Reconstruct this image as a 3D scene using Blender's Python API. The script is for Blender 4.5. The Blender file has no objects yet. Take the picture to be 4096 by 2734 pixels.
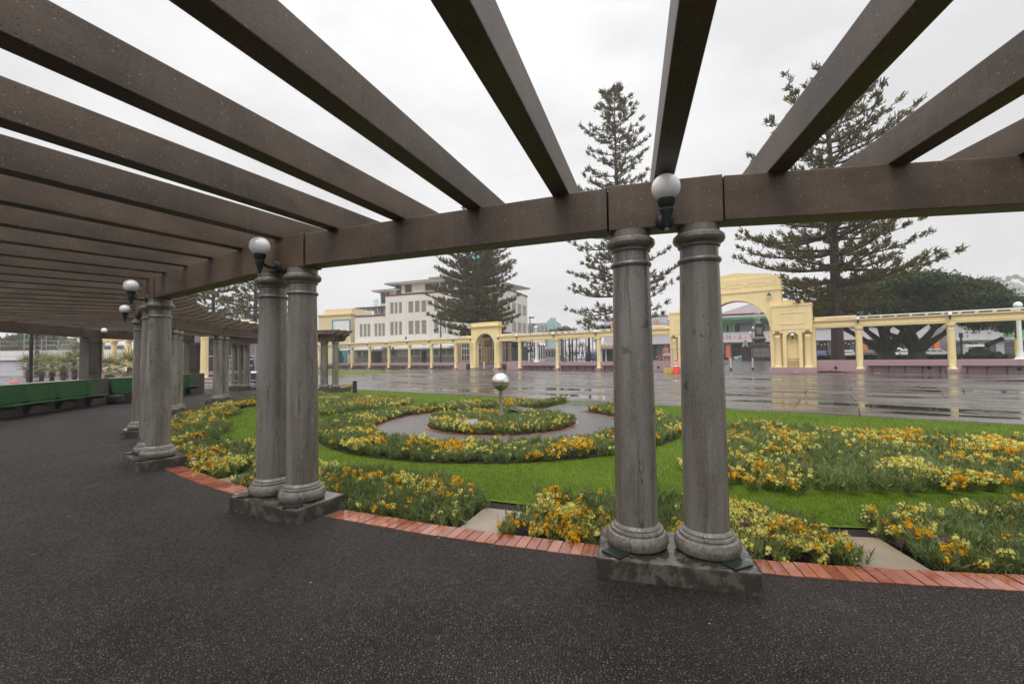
import bpy, bmesh, math, random
import numpy as np
from math import radians as R_, cos, sin, pi, hypot, atan2
from mathutils import Matrix, Vector

random.seed(7)
SC = bpy.context.scene
COL = SC.collection

# ------------------------------------------------------------------ camera
FPX, PITCH, ROLL, EYE = 1776.28, 0.03438, -0.01392, 1.6      # focal length in pixels of a 4096 px wide frame
_cp, _sp = cos(PITCH), sin(PITCH)
_f = np.array([0, _cp, _sp]); _u = np.array([0, -_sp, _cp]); _r = np.array([1.0, 0, 0])
_r2 = cos(ROLL) * _r + sin(ROLL) * _u
_u2 = -sin(ROLL) * _r + cos(ROLL) * _u
def ray(u, v): return _f + (u - 2048) / FPX * _r2 - (v - 1367) / FPX * _u2
def at(u, D, v=1425):
    """world x, y of the thing seen at photo column u when it stands D metres in front"""
    d = ray(u, v); return (d[0] / d[1] * D, D)
def hz(u, v, D):
    d = ray(u, v); return EYE + d[2] / d[1] * D
cam = bpy.data.cameras.new('camera'); camo = bpy.data.objects.new('camera', cam); COL.objects.link(camo)
cam.sensor_width = 36; cam.lens = FPX / 4096 * 36; cam.clip_start = 0.05; cam.clip_end = 6000
camo.matrix_world = Matrix(((_r2[0], _u2[0], -_f[0], 0), (_r2[1], _u2[1], -_f[1], 0), (_r2[2], _u2[2], -_f[2], EYE), (0, 0, 0, 1)))
SC.camera = camo

# ------------------------------------------------------------------ materials
def nodes(name):
    m = bpy.data.materials.new(name); m.use_nodes = True
    nt = m.node_tree
    return m, nt, nt.nodes['Principled BSDF'], nt.nodes, nt.links
def N(nt, typ, **kw):
    n = nt.nodes.new(typ)
    for k, v in kw.items():
        if k.startswith('i_'): n.inputs[k[2:].replace('_', ' ')].default_value = v
        else: setattr(n, k, v)
    return n
def rgb(c): return (c[0], c[1], c[2], 1)
def ramp(nt, src, stops):
    r = N(nt, 'ShaderNodeValToRGB'); e = r.color_ramp.elements
    while len(e) < len(stops): e.new(0.5)
    for el, (p, c) in zip(e, stops):
        el.position = p; el.color = rgb(c) if hasattr(c, '__len__') else (c, c, c, 1)
    nt.links.new(src, r.inputs[0]); return r
def noise(nt, vec, scale, detail=4, rough=0.55):
    n = N(nt, 'ShaderNodeTexNoise'); n.inputs['Scale'].default_value = scale
    n.inputs['Detail'].default_value = detail; n.inputs['Roughness'].default_value = rough
    if vec is not None: nt.links.new(vec, n.inputs['Vector'])
    return n
def mapping(nt, vec, scale=(1, 1, 1), rot=(0, 0, 0)):
    m = N(nt, 'ShaderNodeMapping'); m.inputs['Scale'].default_value = scale; m.inputs['Rotation'].default_value = rot
    nt.links.new(vec, m.inputs['Vector']); return m.outputs[0]
def mix(nt, fac, a, b, typ='MIX'):
    n = N(nt, 'ShaderNodeMix', data_type='RGBA', blend_type=typ)
    for i, v in ((0, fac), (6, a), (7, b)):
        s = n.inputs[i]
        if hasattr(v, 'links'): nt.links.new(v, s)
        elif hasattr(v, '__len__'): s.default_value = rgb(v)
        else: s.default_value = v if i == 0 else (v, v, v, 1)
    return n.outputs[2]
def math_(nt, op, a, b=0.0):
    n = N(nt, 'ShaderNodeMath', operation=op)
    for s, v in ((n.inputs[0], a), (n.inputs[1], b)):
        if hasattr(v, 'links'): nt.links.new(v, s)
        else: s.default_value = v
    return n.outputs[0]
def bump(nt, h, strength, dist=0.01):
    b = N(nt, 'ShaderNodeBump'); b.inputs['Strength'].default_value = strength; b.inputs['Distance'].default_value = dist
    nt.links.new(h, b.inputs['Height']); return b.outputs[0]
def objco(nt): return N(nt, 'ShaderNodeTexCoord').outputs['Object']
def geopos(nt): return N(nt, 'ShaderNodeNewGeometry').outputs['Position']

def paint(name, c, rough=0.5, var=0.12, scale=0.8, bscale=40, bstr=0.15, metallic=0.0, streak=0.0, dirt=(0.12, 0.1, 0.08)):
    m, nt, p, nd, lk = nodes(name); co = geopos(nt)
    n = noise(nt, co, scale, 5)
    col = mix(nt, n.outputs[0], [x * (1 - var) for x in c], [min(1, x * (1 + var)) for x in c])
    if streak:
        s = noise(nt, mapping(nt, co, (5, 5, 0.35)), 1.0, 6, 0.65)
        r = ramp(nt, s.outputs[0], [(0.5, 0.0), (0.75, streak)])
        col = mix(nt, r.outputs[0], col, dirt)
    lk.new(col, p.inputs['Base Color']); p.inputs['Roughness'].default_value = rough; p.inputs['Metallic'].default_value = metallic
    if bstr: lk.new(bump(nt, noise(nt, co, bscale, 3).outputs[0], bstr, 0.004), p.inputs['Normal'])
    return m
def plain(name, c, rough=0.5, metallic=0.0):
    return paint(name, c, rough, 0.08, 3, 60, 0.0, metallic)
def leafmat(name, stops, rough=0.45, trans=0.25):
    m, nt, p, nd, lk = nodes(name)
    g = N(nt, 'ShaderNodeNewGeometry')
    r = ramp(nt, g.outputs['Random Per Island'], stops)
    n = noise(nt, g.outputs['Position'], 0.9, 3)
    col = mix(nt, 0.45, r.outputs[0], mix(nt, n.outputs[0], [x * 0.5 for x in stops[0][1]], [x * 1.35 for x in stops[-1][1]]))
    lk.new(col, p.inputs['Base Color']); p.inputs['Roughness'].default_value = rough; p.inputs['Specular IOR Level'].default_value = 0.12
    if trans:
        t = N(nt, 'ShaderNodeBsdfTranslucent'); lk.new(col, t.inputs[0])
        mx = N(nt, 'ShaderNodeMixShader'); mx.inputs[0].default_value = trans
        lk.new(p.outputs[0], mx.inputs[1]); lk.new(t.outputs[0], mx.inputs[2])
        lk.new(mx.outputs[0], nd['Material Output'].inputs[0])
    return m

def concrete_column():
    m, nt, p, nd, lk = nodes('weathered column concrete'); co = geopos(nt)
    big = noise(nt, mapping(nt, co, (3, 3, 0.8)), 1.5, 6, 0.62)
    col = mix(nt, ramp(nt, big.outputs[0], [(0.36, 0), (0.64, 1)]).outputs[0], (0.13, 0.113, 0.094), (0.3, 0.28, 0.252))
    st = noise(nt, mapping(nt, co, (14, 14, 0.5)), 1.0, 6, 0.65)            # runs of damp
    col = mix(nt, ramp(nt, st.outputs[0], [(0.5, 0), (0.68, 0.5)]).outputs[0], col, (0.06, 0.052, 0.044))
    br_ = noise(nt, mapping(nt, co, (7, 7, 0.3)), 1.3, 5, 0.6)             # rusty brown runs
    col = mix(nt, ramp(nt, br_.outputs[0], [(0.5, 0), (0.66, 0.65)]).outputs[0], col, (0.13, 0.09, 0.06))
    pale = noise(nt, mapping(nt, co, (9, 9, 0.45)), 1.7, 5)
    col = mix(nt, ramp(nt, pale.outputs[0], [(0.54, 0), (0.7, 0.6)]).outputs[0], col, (0.33, 0.33, 0.315))
    wob = noise(nt, mapping(nt, co, (2, 2, 5)), 1.0, 4)
    w = N(nt, 'ShaderNodeVectorMath', operation='MULTIPLY_ADD'); lk.new(wob.outputs[1], w.inputs[0]); w.inputs[1].default_value = (0.06, 0.06, 0); lk.new(co, w.inputs[2])
    v = N(nt, 'ShaderNodeTexVoronoi', feature='DISTANCE_TO_EDGE'); v.inputs['Scale'].default_value = 1.0
    lk.new(mapping(nt, w.outputs[0], (11, 11, 0.4)), v.inputs['Vector'])
    gate = ramp(nt, noise(nt, mapping(nt, co, (4, 4, 0.5)), 1.4, 2).outputs[0], [(0.5, 0), (0.56, 1)])
    crk = math_(nt, 'MULTIPLY', ramp(nt, v.outputs[0], [(0.01, 0.9), (0.034, 0)]).outputs[0], gate.outputs[0])
    col = mix(nt, crk, col, (0.014, 0.013, 0.011))
    fine = noise(nt, co, 120, 3, 0.7)
    col = mix(nt, 0.38, col, mix(nt, ramp(nt, fine.outputs[0], [(0.35, 0), (0.65, 1)]).outputs[0], (0.055, 0.048, 0.04), (0.38, 0.355, 0.32)))
    spl = ramp(nt, noise(nt, co, 7, 3, 0.6).outputs[0], [(0.66, 0), (0.685, 0.6)])   # dark patches where render is lost
    col = mix(nt, spl.outputs[0], col, (0.05, 0.052, 0.042))
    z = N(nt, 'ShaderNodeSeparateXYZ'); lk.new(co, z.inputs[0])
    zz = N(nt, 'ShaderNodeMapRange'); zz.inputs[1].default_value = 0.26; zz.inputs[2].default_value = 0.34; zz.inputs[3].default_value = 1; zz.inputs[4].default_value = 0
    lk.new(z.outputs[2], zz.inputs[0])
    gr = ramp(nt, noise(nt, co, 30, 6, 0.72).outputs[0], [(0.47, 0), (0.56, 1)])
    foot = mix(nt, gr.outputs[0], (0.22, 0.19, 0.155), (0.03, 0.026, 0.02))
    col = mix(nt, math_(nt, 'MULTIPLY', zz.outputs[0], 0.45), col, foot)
    lk.new(col, p.inputs['Base Color'])
    rr = ramp(nt, big.outputs[0], [(0.3, 0.2), (0.7, 0.4)]); lk.new(rr.outputs[0], p.inputs['Roughness']); p.inputs['Specular IOR Level'].default_value = 0.7
    h = math_(nt, 'SUBTRACT', noise(nt, co, 90, 4).outputs[0], crk)
    lk.new(bump(nt, h, 0.4, 0.005), p.inputs['Normal'])
    return m
def concrete_beam():
    m, nt, p, nd, lk = nodes('brown pebbled concrete'); co = geopos(nt)
    big = noise(nt, mapping(nt, co, (1, 1, 2)), 1.6, 6, 0.6)
    col = mix(nt, ramp(nt, big.outputs[0], [(0.36, 0), (0.64, 1)]).outputs[0], (0.066, 0.042, 0.026), (0.175, 0.125, 0.086))
    wt = ramp(nt, noise(nt, co, 0.55, 4, 0.6).outputs[0], [(0.38, 0), (0.62, 0.55)])
    col = mix(nt, wt.outputs[0], col, (0.04, 0.027, 0.018))
    st = noise(nt, mapping(nt, co, (7, 7, 0.7)), 1.5, 5)
    col = mix(nt, ramp(nt, st.outputs[0], [(0.55, 0), (0.8, 0.45)]).outputs[0], col, (0.2, 0.155, 0.12))
    oi = N(nt, 'ShaderNodeObjectInfo'); tone = ramp(nt, oi.outputs['Random'], [(0, (0.8, 0.78, 0.76)), (0.5, (1, 1, 1)), (1, (1.0, 0.92, 0.84))])
    col = mix(nt, 1.0, col, tone.outputs[0], 'MULTIPLY')
    v = N(nt, 'ShaderNodeTexVoronoi'); v.inputs['Scale'].default_value = 48; lk.new(co, v.inputs['Vector'])
    hole = ramp(nt, v.outputs['Distance'], [(0.16, 1), (0.27, 0)])
    rnd = N(nt, 'ShaderNodeSeparateColor'); lk.new(v.outputs['Color'], rnd.inputs[0])
    dark = math_(nt, 'MULTIPLY', hole.outputs[0], ramp(nt, rnd.outputs[0], [(0.66, 0), (0.68, 1)]).outputs[0])
    lite = math_(nt, 'MULTIPLY', hole.outputs[0], ramp(nt, rnd.outputs[1], [(0.85, 0), (0.87, 1)]).outputs[0])
    col = mix(nt, math_(nt, 'MULTIPLY', dark, 0.85), col, (0.022, 0.018, 0.014))
    col = mix(nt, math_(nt, 'MULTIPLY', lite, 0.8), col, (0.4, 0.37, 0.33))
    fine = noise(nt, co, 120, 3, 0.7)
    col = mix(nt, 0.35, col, mix(nt, ramp(nt, fine.outputs[0], [(0.35, 0), (0.65, 1)]).outputs[0], (0.024, 0.016, 0.01), (0.2, 0.15, 0.11)))
    # moss where the underside stays wet
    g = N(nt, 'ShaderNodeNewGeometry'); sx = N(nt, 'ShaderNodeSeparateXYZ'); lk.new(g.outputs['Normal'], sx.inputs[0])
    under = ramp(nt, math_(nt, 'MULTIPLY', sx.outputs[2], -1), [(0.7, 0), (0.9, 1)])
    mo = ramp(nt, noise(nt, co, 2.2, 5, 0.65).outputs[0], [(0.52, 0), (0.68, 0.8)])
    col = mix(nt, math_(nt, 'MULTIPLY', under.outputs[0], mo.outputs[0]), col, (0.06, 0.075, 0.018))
    lk.new(col, p.inputs['Base Color']); p.inputs['Roughness'].default_value = 0.5
    h = math_(nt, 'SUBTRACT', noise(nt, co, 110, 4).outputs[0], dark)
    lk.new(bump(nt, h, 0.4, 0.004), p.inputs['Normal'])
    return m
def plinth_mat():
    m, nt, p, nd, lk = nodes('wet blotched plinth concrete'); co = geopos(nt)
    base = mix(nt, noise(nt, co, 5, 5).outputs[0], (0.075, 0.065, 0.05), (0.19, 0.168, 0.135))
    bl = ramp(nt, noise(nt, mapping(nt, co, (1, 1, 0.8)), 9.0, 7, 0.7).outputs[0], [(0.44, 0), (0.52, 0.94)])
    col = mix(nt, bl.outputs[0], base, (0.016, 0.014, 0.01))
    fine = noise(nt, co, 120, 3)
    col = mix(nt, 0.25, col, mix(nt, fine.outputs[0], (0.02, 0.02, 0.016), (0.22, 0.2, 0.17)))
    lk.new(col, p.inputs['Base Color'])
    g = N(nt, 'ShaderNodeNewGeometry'); sx = N(nt, 'ShaderNodeSeparateXYZ'); lk.new(g.outputs['Normal'], sx.inputs[0])
    up = ramp(nt, sx.outputs[2], [(0.6, 0.6), (0.9, 0.13)]); lk.new(up.outputs[0], p.inputs['Roughness'])
    lk.new(bump(nt, noise(nt, co, 60, 4).outputs[0], 0.18, 0.004), p.inputs['Normal'])
    return m
def asphalt_mat():
    m, nt, p, nd, lk = nodes('wet pebbly asphalt'); co = geopos(nt)
    wob = noise(nt, co, 22, 2)
    w = N(nt, 'ShaderNodeVectorMath', operation='MULTIPLY_ADD'); lk.new(wob.outputs[1], w.inputs[0]); w.inputs[1].default_value = (0.016, 0.016, 0.016); lk.new(co, w.inputs[2])
    v = N(nt, 'ShaderNodeTexVoronoi', feature='F1'); v.inputs['Scale'].default_value = 58; lk.new(w.outputs[0], v.inputs['Vector'])
    ed = N(nt, 'ShaderNodeTexVoronoi', feature='DISTANCE_TO_EDGE'); ed.inputs['Scale'].default_value = 58; lk.new(w.outputs[0], ed.inputs['Vector'])
    rnd = N(nt, 'ShaderNodeSeparateColor'); lk.new(v.outputs['Color'], rnd.inputs[0])
    stone = ramp(nt, rnd.outputs[0], [(0.0, (0.02, 0.014, 0.011)), (0.55, (0.046, 0.037, 0.032)), (0.85, (0.072, 0.06, 0.052)), (1.0, (0.125, 0.107, 0.094))])
    gap = ramp(nt, ed.outputs[0], [(0.06, 1), (0.24, 0)])
    low = ramp(nt, rnd.outputs[1], [(0.25, 1), (0.45, 0)])                   # stones that have sunk below the rest
    pit = math_(nt, 'MAXIMUM', gap.outputs[0], math_(nt, 'MULTIPLY', low.outputs[0], 0.8))
    col = mix(nt, pit, stone.outputs[0], (0.007, 0.006, 0.0055))
    big = ramp(nt, noise(nt, co, 0.8, 5, 0.6).outputs[0], [(0.35, 0), (0.65, 1)])
    col = mix(nt, 0.45, col, mix(nt, big.outputs[0], (0.018, 0.012, 0.009), (0.055, 0.046, 0.041)))
    v2 = N(nt, 'ShaderNodeTexVoronoi'); v2.inputs['Scale'].default_value = 2.3; lk.new(co, v2.inputs['Vector'])
    chip = ramp(nt, v2.outputs['Distance'], [(0.016, 1), (0.024, 0)])
    col = mix(nt, chip.outputs[0], col, (0.5, 0.47, 0.43))
    lk.new(col, p.inputs['Base Color'])
    wet = ramp(nt, noise(nt, co, 1.3, 5, 0.65).outputs[0], [(0.38, 0.08), (0.62, 0.26)])
    pud = ramp(nt, noise(nt, mapping(nt, co, (1, 0.45, 1)), 0.55, 4, 0.6).outputs[0], [(0.62, 0), (0.7, 1)])
    rg = mix(nt, pit, wet.outputs[0], 0.6)
    lk.new(mix(nt, pud.outputs[0], rg, 0.05), p.inputs['Roughness'])
    lk.new(mix(nt, pit, 0.9, 0.15), p.inputs['Specular IOR Level'])
    dome = ramp(nt, ed.outputs[0], [(0.0, 0), (0.25, 0.75), (0.5, 1)])
    hgt = math_(nt, 'ADD', math_(nt, 'MULTIPLY', dome.outputs[0], math_(nt, 'ADD', 0.45, rnd.outputs[1])), math_(nt, 'MULTIPLY', noise(nt, co, 7, 3).outputs[0], 0.9))
    b = N(nt, 'ShaderNodeBump'); b.inputs['Distance'].default_value = 0.011
    lk.new(hgt, b.inputs['Height']); lk.new(mix(nt, pud.outputs[0], 0.75, 0.08), b.inputs['Strength'])
    lk.new(b.outputs[0], p.inputs['Normal']); p.inputs['IOR'].default_value = 1.4
    return m
def plaza_mat():
    m, nt, p, nd, lk = nodes('wet paving slabs'); co = objco(nt)
    wob = noise(nt, co, 0.25, 3)
    w = N(nt, 'ShaderNodeVectorMath', operation='MULTIPLY_ADD'); lk.new(wob.outputs[1], w.inputs[0]); w.inputs[1].default_value = (0.6, 0.4, 0); lk.new(co, w.inputs[2])
    b = N(nt, 'ShaderNodeTexBrick'); b.offset = 0.37
    lk.new(w.outputs[0], b.inputs['Vector'])
    b.inputs['Color1'].default_value = (0.07, 0.06, 0.055, 1); b.inputs['Color2'].default_value = (0.17, 0.148, 0.135, 1); b.inputs['Mortar'].default_value = (0.008, 0.007, 0.005, 1)
    b.inputs['Scale'].default_value = 1.0; b.inputs['Mortar Size'].default_value = 0.016; b.inputs['Mortar Smooth'].default_value = 0.1
    b.inputs['Brick Width'].default_value = 4.4; b.inputs['Row Height'].default_value = 2.6
    sy = N(nt, 'ShaderNodeSeparateXYZ'); lk.new(w.outputs[0], sy.inputs[0])
    fr = math_(nt, 'FRACT', math_(nt, 'DIVIDE', math_(nt, 'ADD', sy.outputs[1], 1000.4), 2.6))
    rowj = math_(nt, 'MULTIPLY', math_(nt, 'LESS_THAN', fr, 0.042), ramp(nt, noise(nt, co, 0.5, 3).outputs[0], [(0.36, 0.15), (0.5, 1)]).outputs[0])
    st = noise(nt, mapping(nt, co, (0.35, 1.5, 1)), 0.9, 6, 0.65)
    col = mix(nt, ramp(nt, st.outputs[0], [(0.42, 0), (0.62, 0.7)]).outputs[0], b.outputs['Color'], (0.045, 0.038, 0.034))
    fine = noise(nt, co, 30, 4)
    col = mix(nt, 0.25, col, mix(nt, fine.outputs[0], (0.03, 0.026, 0.023), (0.22, 0.195, 0.18)))
    col = mix(nt, rowj, col, (0.006, 0.006, 0.004))
    pn = noise(nt, mapping(nt, co, (0.13, 0.6, 1), (0, 0, 0.1)), 1.0, 5, 0.55)
    pud = ramp(nt, pn.outputs[0], [(0.585, 0), (0.6, 1)])
    damp = ramp(nt, pn.outputs[0], [(0.4, 0.42), (0.57, 0.15)])
    col = mix(nt, pud.outputs[0], col, (0.03, 0.027, 0.024))
    lk.new(col, p.inputs['Base Color'])
    r2 = math_(nt, 'ADD', damp.outputs[0], math_(nt, 'MULTIPLY', math_(nt, 'SUBTRACT', noise(nt, mapping(nt, co, (0.5, 1.4, 1)), 2.6, 6, 0.65).outputs[0], 0.5), 0.55))
    jt = math_(nt, 'MAXIMUM', rowj, b.outputs['Fac'])
    r3 = math_(nt, 'MAXIMUM', r2, math_(nt, 'MULTIPLY', jt, 0.9))
    lk.new(mix(nt, pud.outputs[0], r3, 0.012), p.inputs['Roughness'])
    lk.new(mix(nt, jt, 0.5, 0.0), p.inputs['Specular IOR Level'])
    bb = N(nt, 'ShaderNodeBump'); bb.inputs['Distance'].default_value = 0.004
    lk.new(math_(nt, 'ADD', noise(nt, co, 22, 4).outputs[0], math_(nt, 'MULTIPLY', b.outputs['Fac'], -1.5)), bb.inputs['Height'])
    lk.new(mix(nt, pud.outputs[0], 0.3, 0.0), bb.inputs['Strength']); lk.new(bb.outputs[0], p.inputs['Normal'])
    return m
def brick_mat():
    m, nt, p, nd, lk = nodes('wet terracotta brick'); co = geopos(nt)
    g = N(nt, 'ShaderNodeNewGeometry')
    r = ramp(nt, g.outputs['Random Per Island'], [(0, (0.2, 0.042, 0.02)), (0.5, (0.31, 0.085, 0.042)), (1, (0.43, 0.17, 0.1))])
    n = noise(nt, co, 14, 5)
    col = mix(nt, 0.35, r.outputs[0], mix(nt, n.outputs[0], (0.1, 0.022, 0.012), (0.45, 0.16, 0.09)))
    lk.new(col, p.inputs['Base Color'])
    wet = ramp(nt, noise(nt, co, 3.5, 5, 0.6).outputs[0], [(0.45, 0.03), (0.62, 0.28)]); lk.new(wet.outputs[0], p.inputs['Roughness']); p.inputs['Specular IOR Level'].default_value = 0.8
    lk.new(bump(nt, noise(nt, co, 30, 4).outputs[0], 0.06, 0.003), p.inputs['Normal'])
    return m
def lawn_mat():
    m, nt, p, nd, lk = nodes('lawn'); co = geopos(nt)
    n = noise(nt, co, 0.9, 6, 0.6); n2 = noise(nt, co, 34, 5, 0.75); n3 = noise(nt, co, 9, 5, 0.7)
    col = mix(nt, ramp(nt, n.outputs[0], [(0.35, 0), (0.65, 1)]).outputs[0], (0.075, 0.145, 0.008), (0.135, 0.21, 0.014))
    col = mix(nt, 0.4, col, mix(nt, ramp(nt, n2.outputs[0], [(0.35, 0), (0.65, 1)]).outputs[0], (0.012, 0.032, 0.002), (0.16, 0.22, 0.022)))
    col = mix(nt, 0.35, col, mix(nt, ramp(nt, n3.outputs[0], [(0.35, 0), (0.65, 1)]).outputs[0], (0.03, 0.062, 0.005), (0.125, 0.175, 0.02)))
    lk.new(col, p.inputs['Base Color']); p.inputs['Roughness'].default_value = 0.7; p.inputs['Specular IOR Level'].default_value = 0.08
    lk.new(bump(nt, n2.outputs[0], 0.6, 0.02), p.inputs['Normal'])
    return m
def gravel_mat():
    m, nt, p, nd, lk = nodes('pale fine asphalt path'); co = geopos(nt)
    v = N(nt, 'ShaderNodeTexVoronoi'); v.inputs['Scale'].default_value = 70; lk.new(co, v.inputs['Vector'])
    s = N(nt, 'ShaderNodeSeparateColor'); lk.new(v.outputs['Color'], s.inputs[0])
    col = mix(nt, s.outputs[0], (0.06, 0.054, 0.052), (0.17, 0.155, 0.15))
    col = mix(nt, 0.4, col, mix(nt, noise(nt, co, 1.2, 4).outputs[0], (0.06, 0.055, 0.053), (0.14, 0.128, 0.124)))
    lk.new(col, p.inputs['Base Color']); p.inputs['Roughness'].default_value = 0.36
    lk.new(bump(nt, v.outputs['Distance'], 0.5, 0.006), p.inputs['Normal'])
    return m
def soil_mat(): return paint('dark wet soil', (0.014, 0.009, 0.006), 1.0, 0.5, 12, 50, 0.8)
def window_mat(name, c0, c1):
    m, nt, p, nd, lk = nodes(name); co = geopos(nt)
    g = N(nt, 'ShaderNodeNewGeometry')
    r = ramp(nt, g.outputs['Random Per Island'], [(0, c0), (1, c1)])
    lk.new(r.outputs[0], p.inputs['Base Color']); p.inputs['Roughness'].default_value = 0.08; p.inputs['IOR'].default_value = 1.5
    return m

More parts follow.
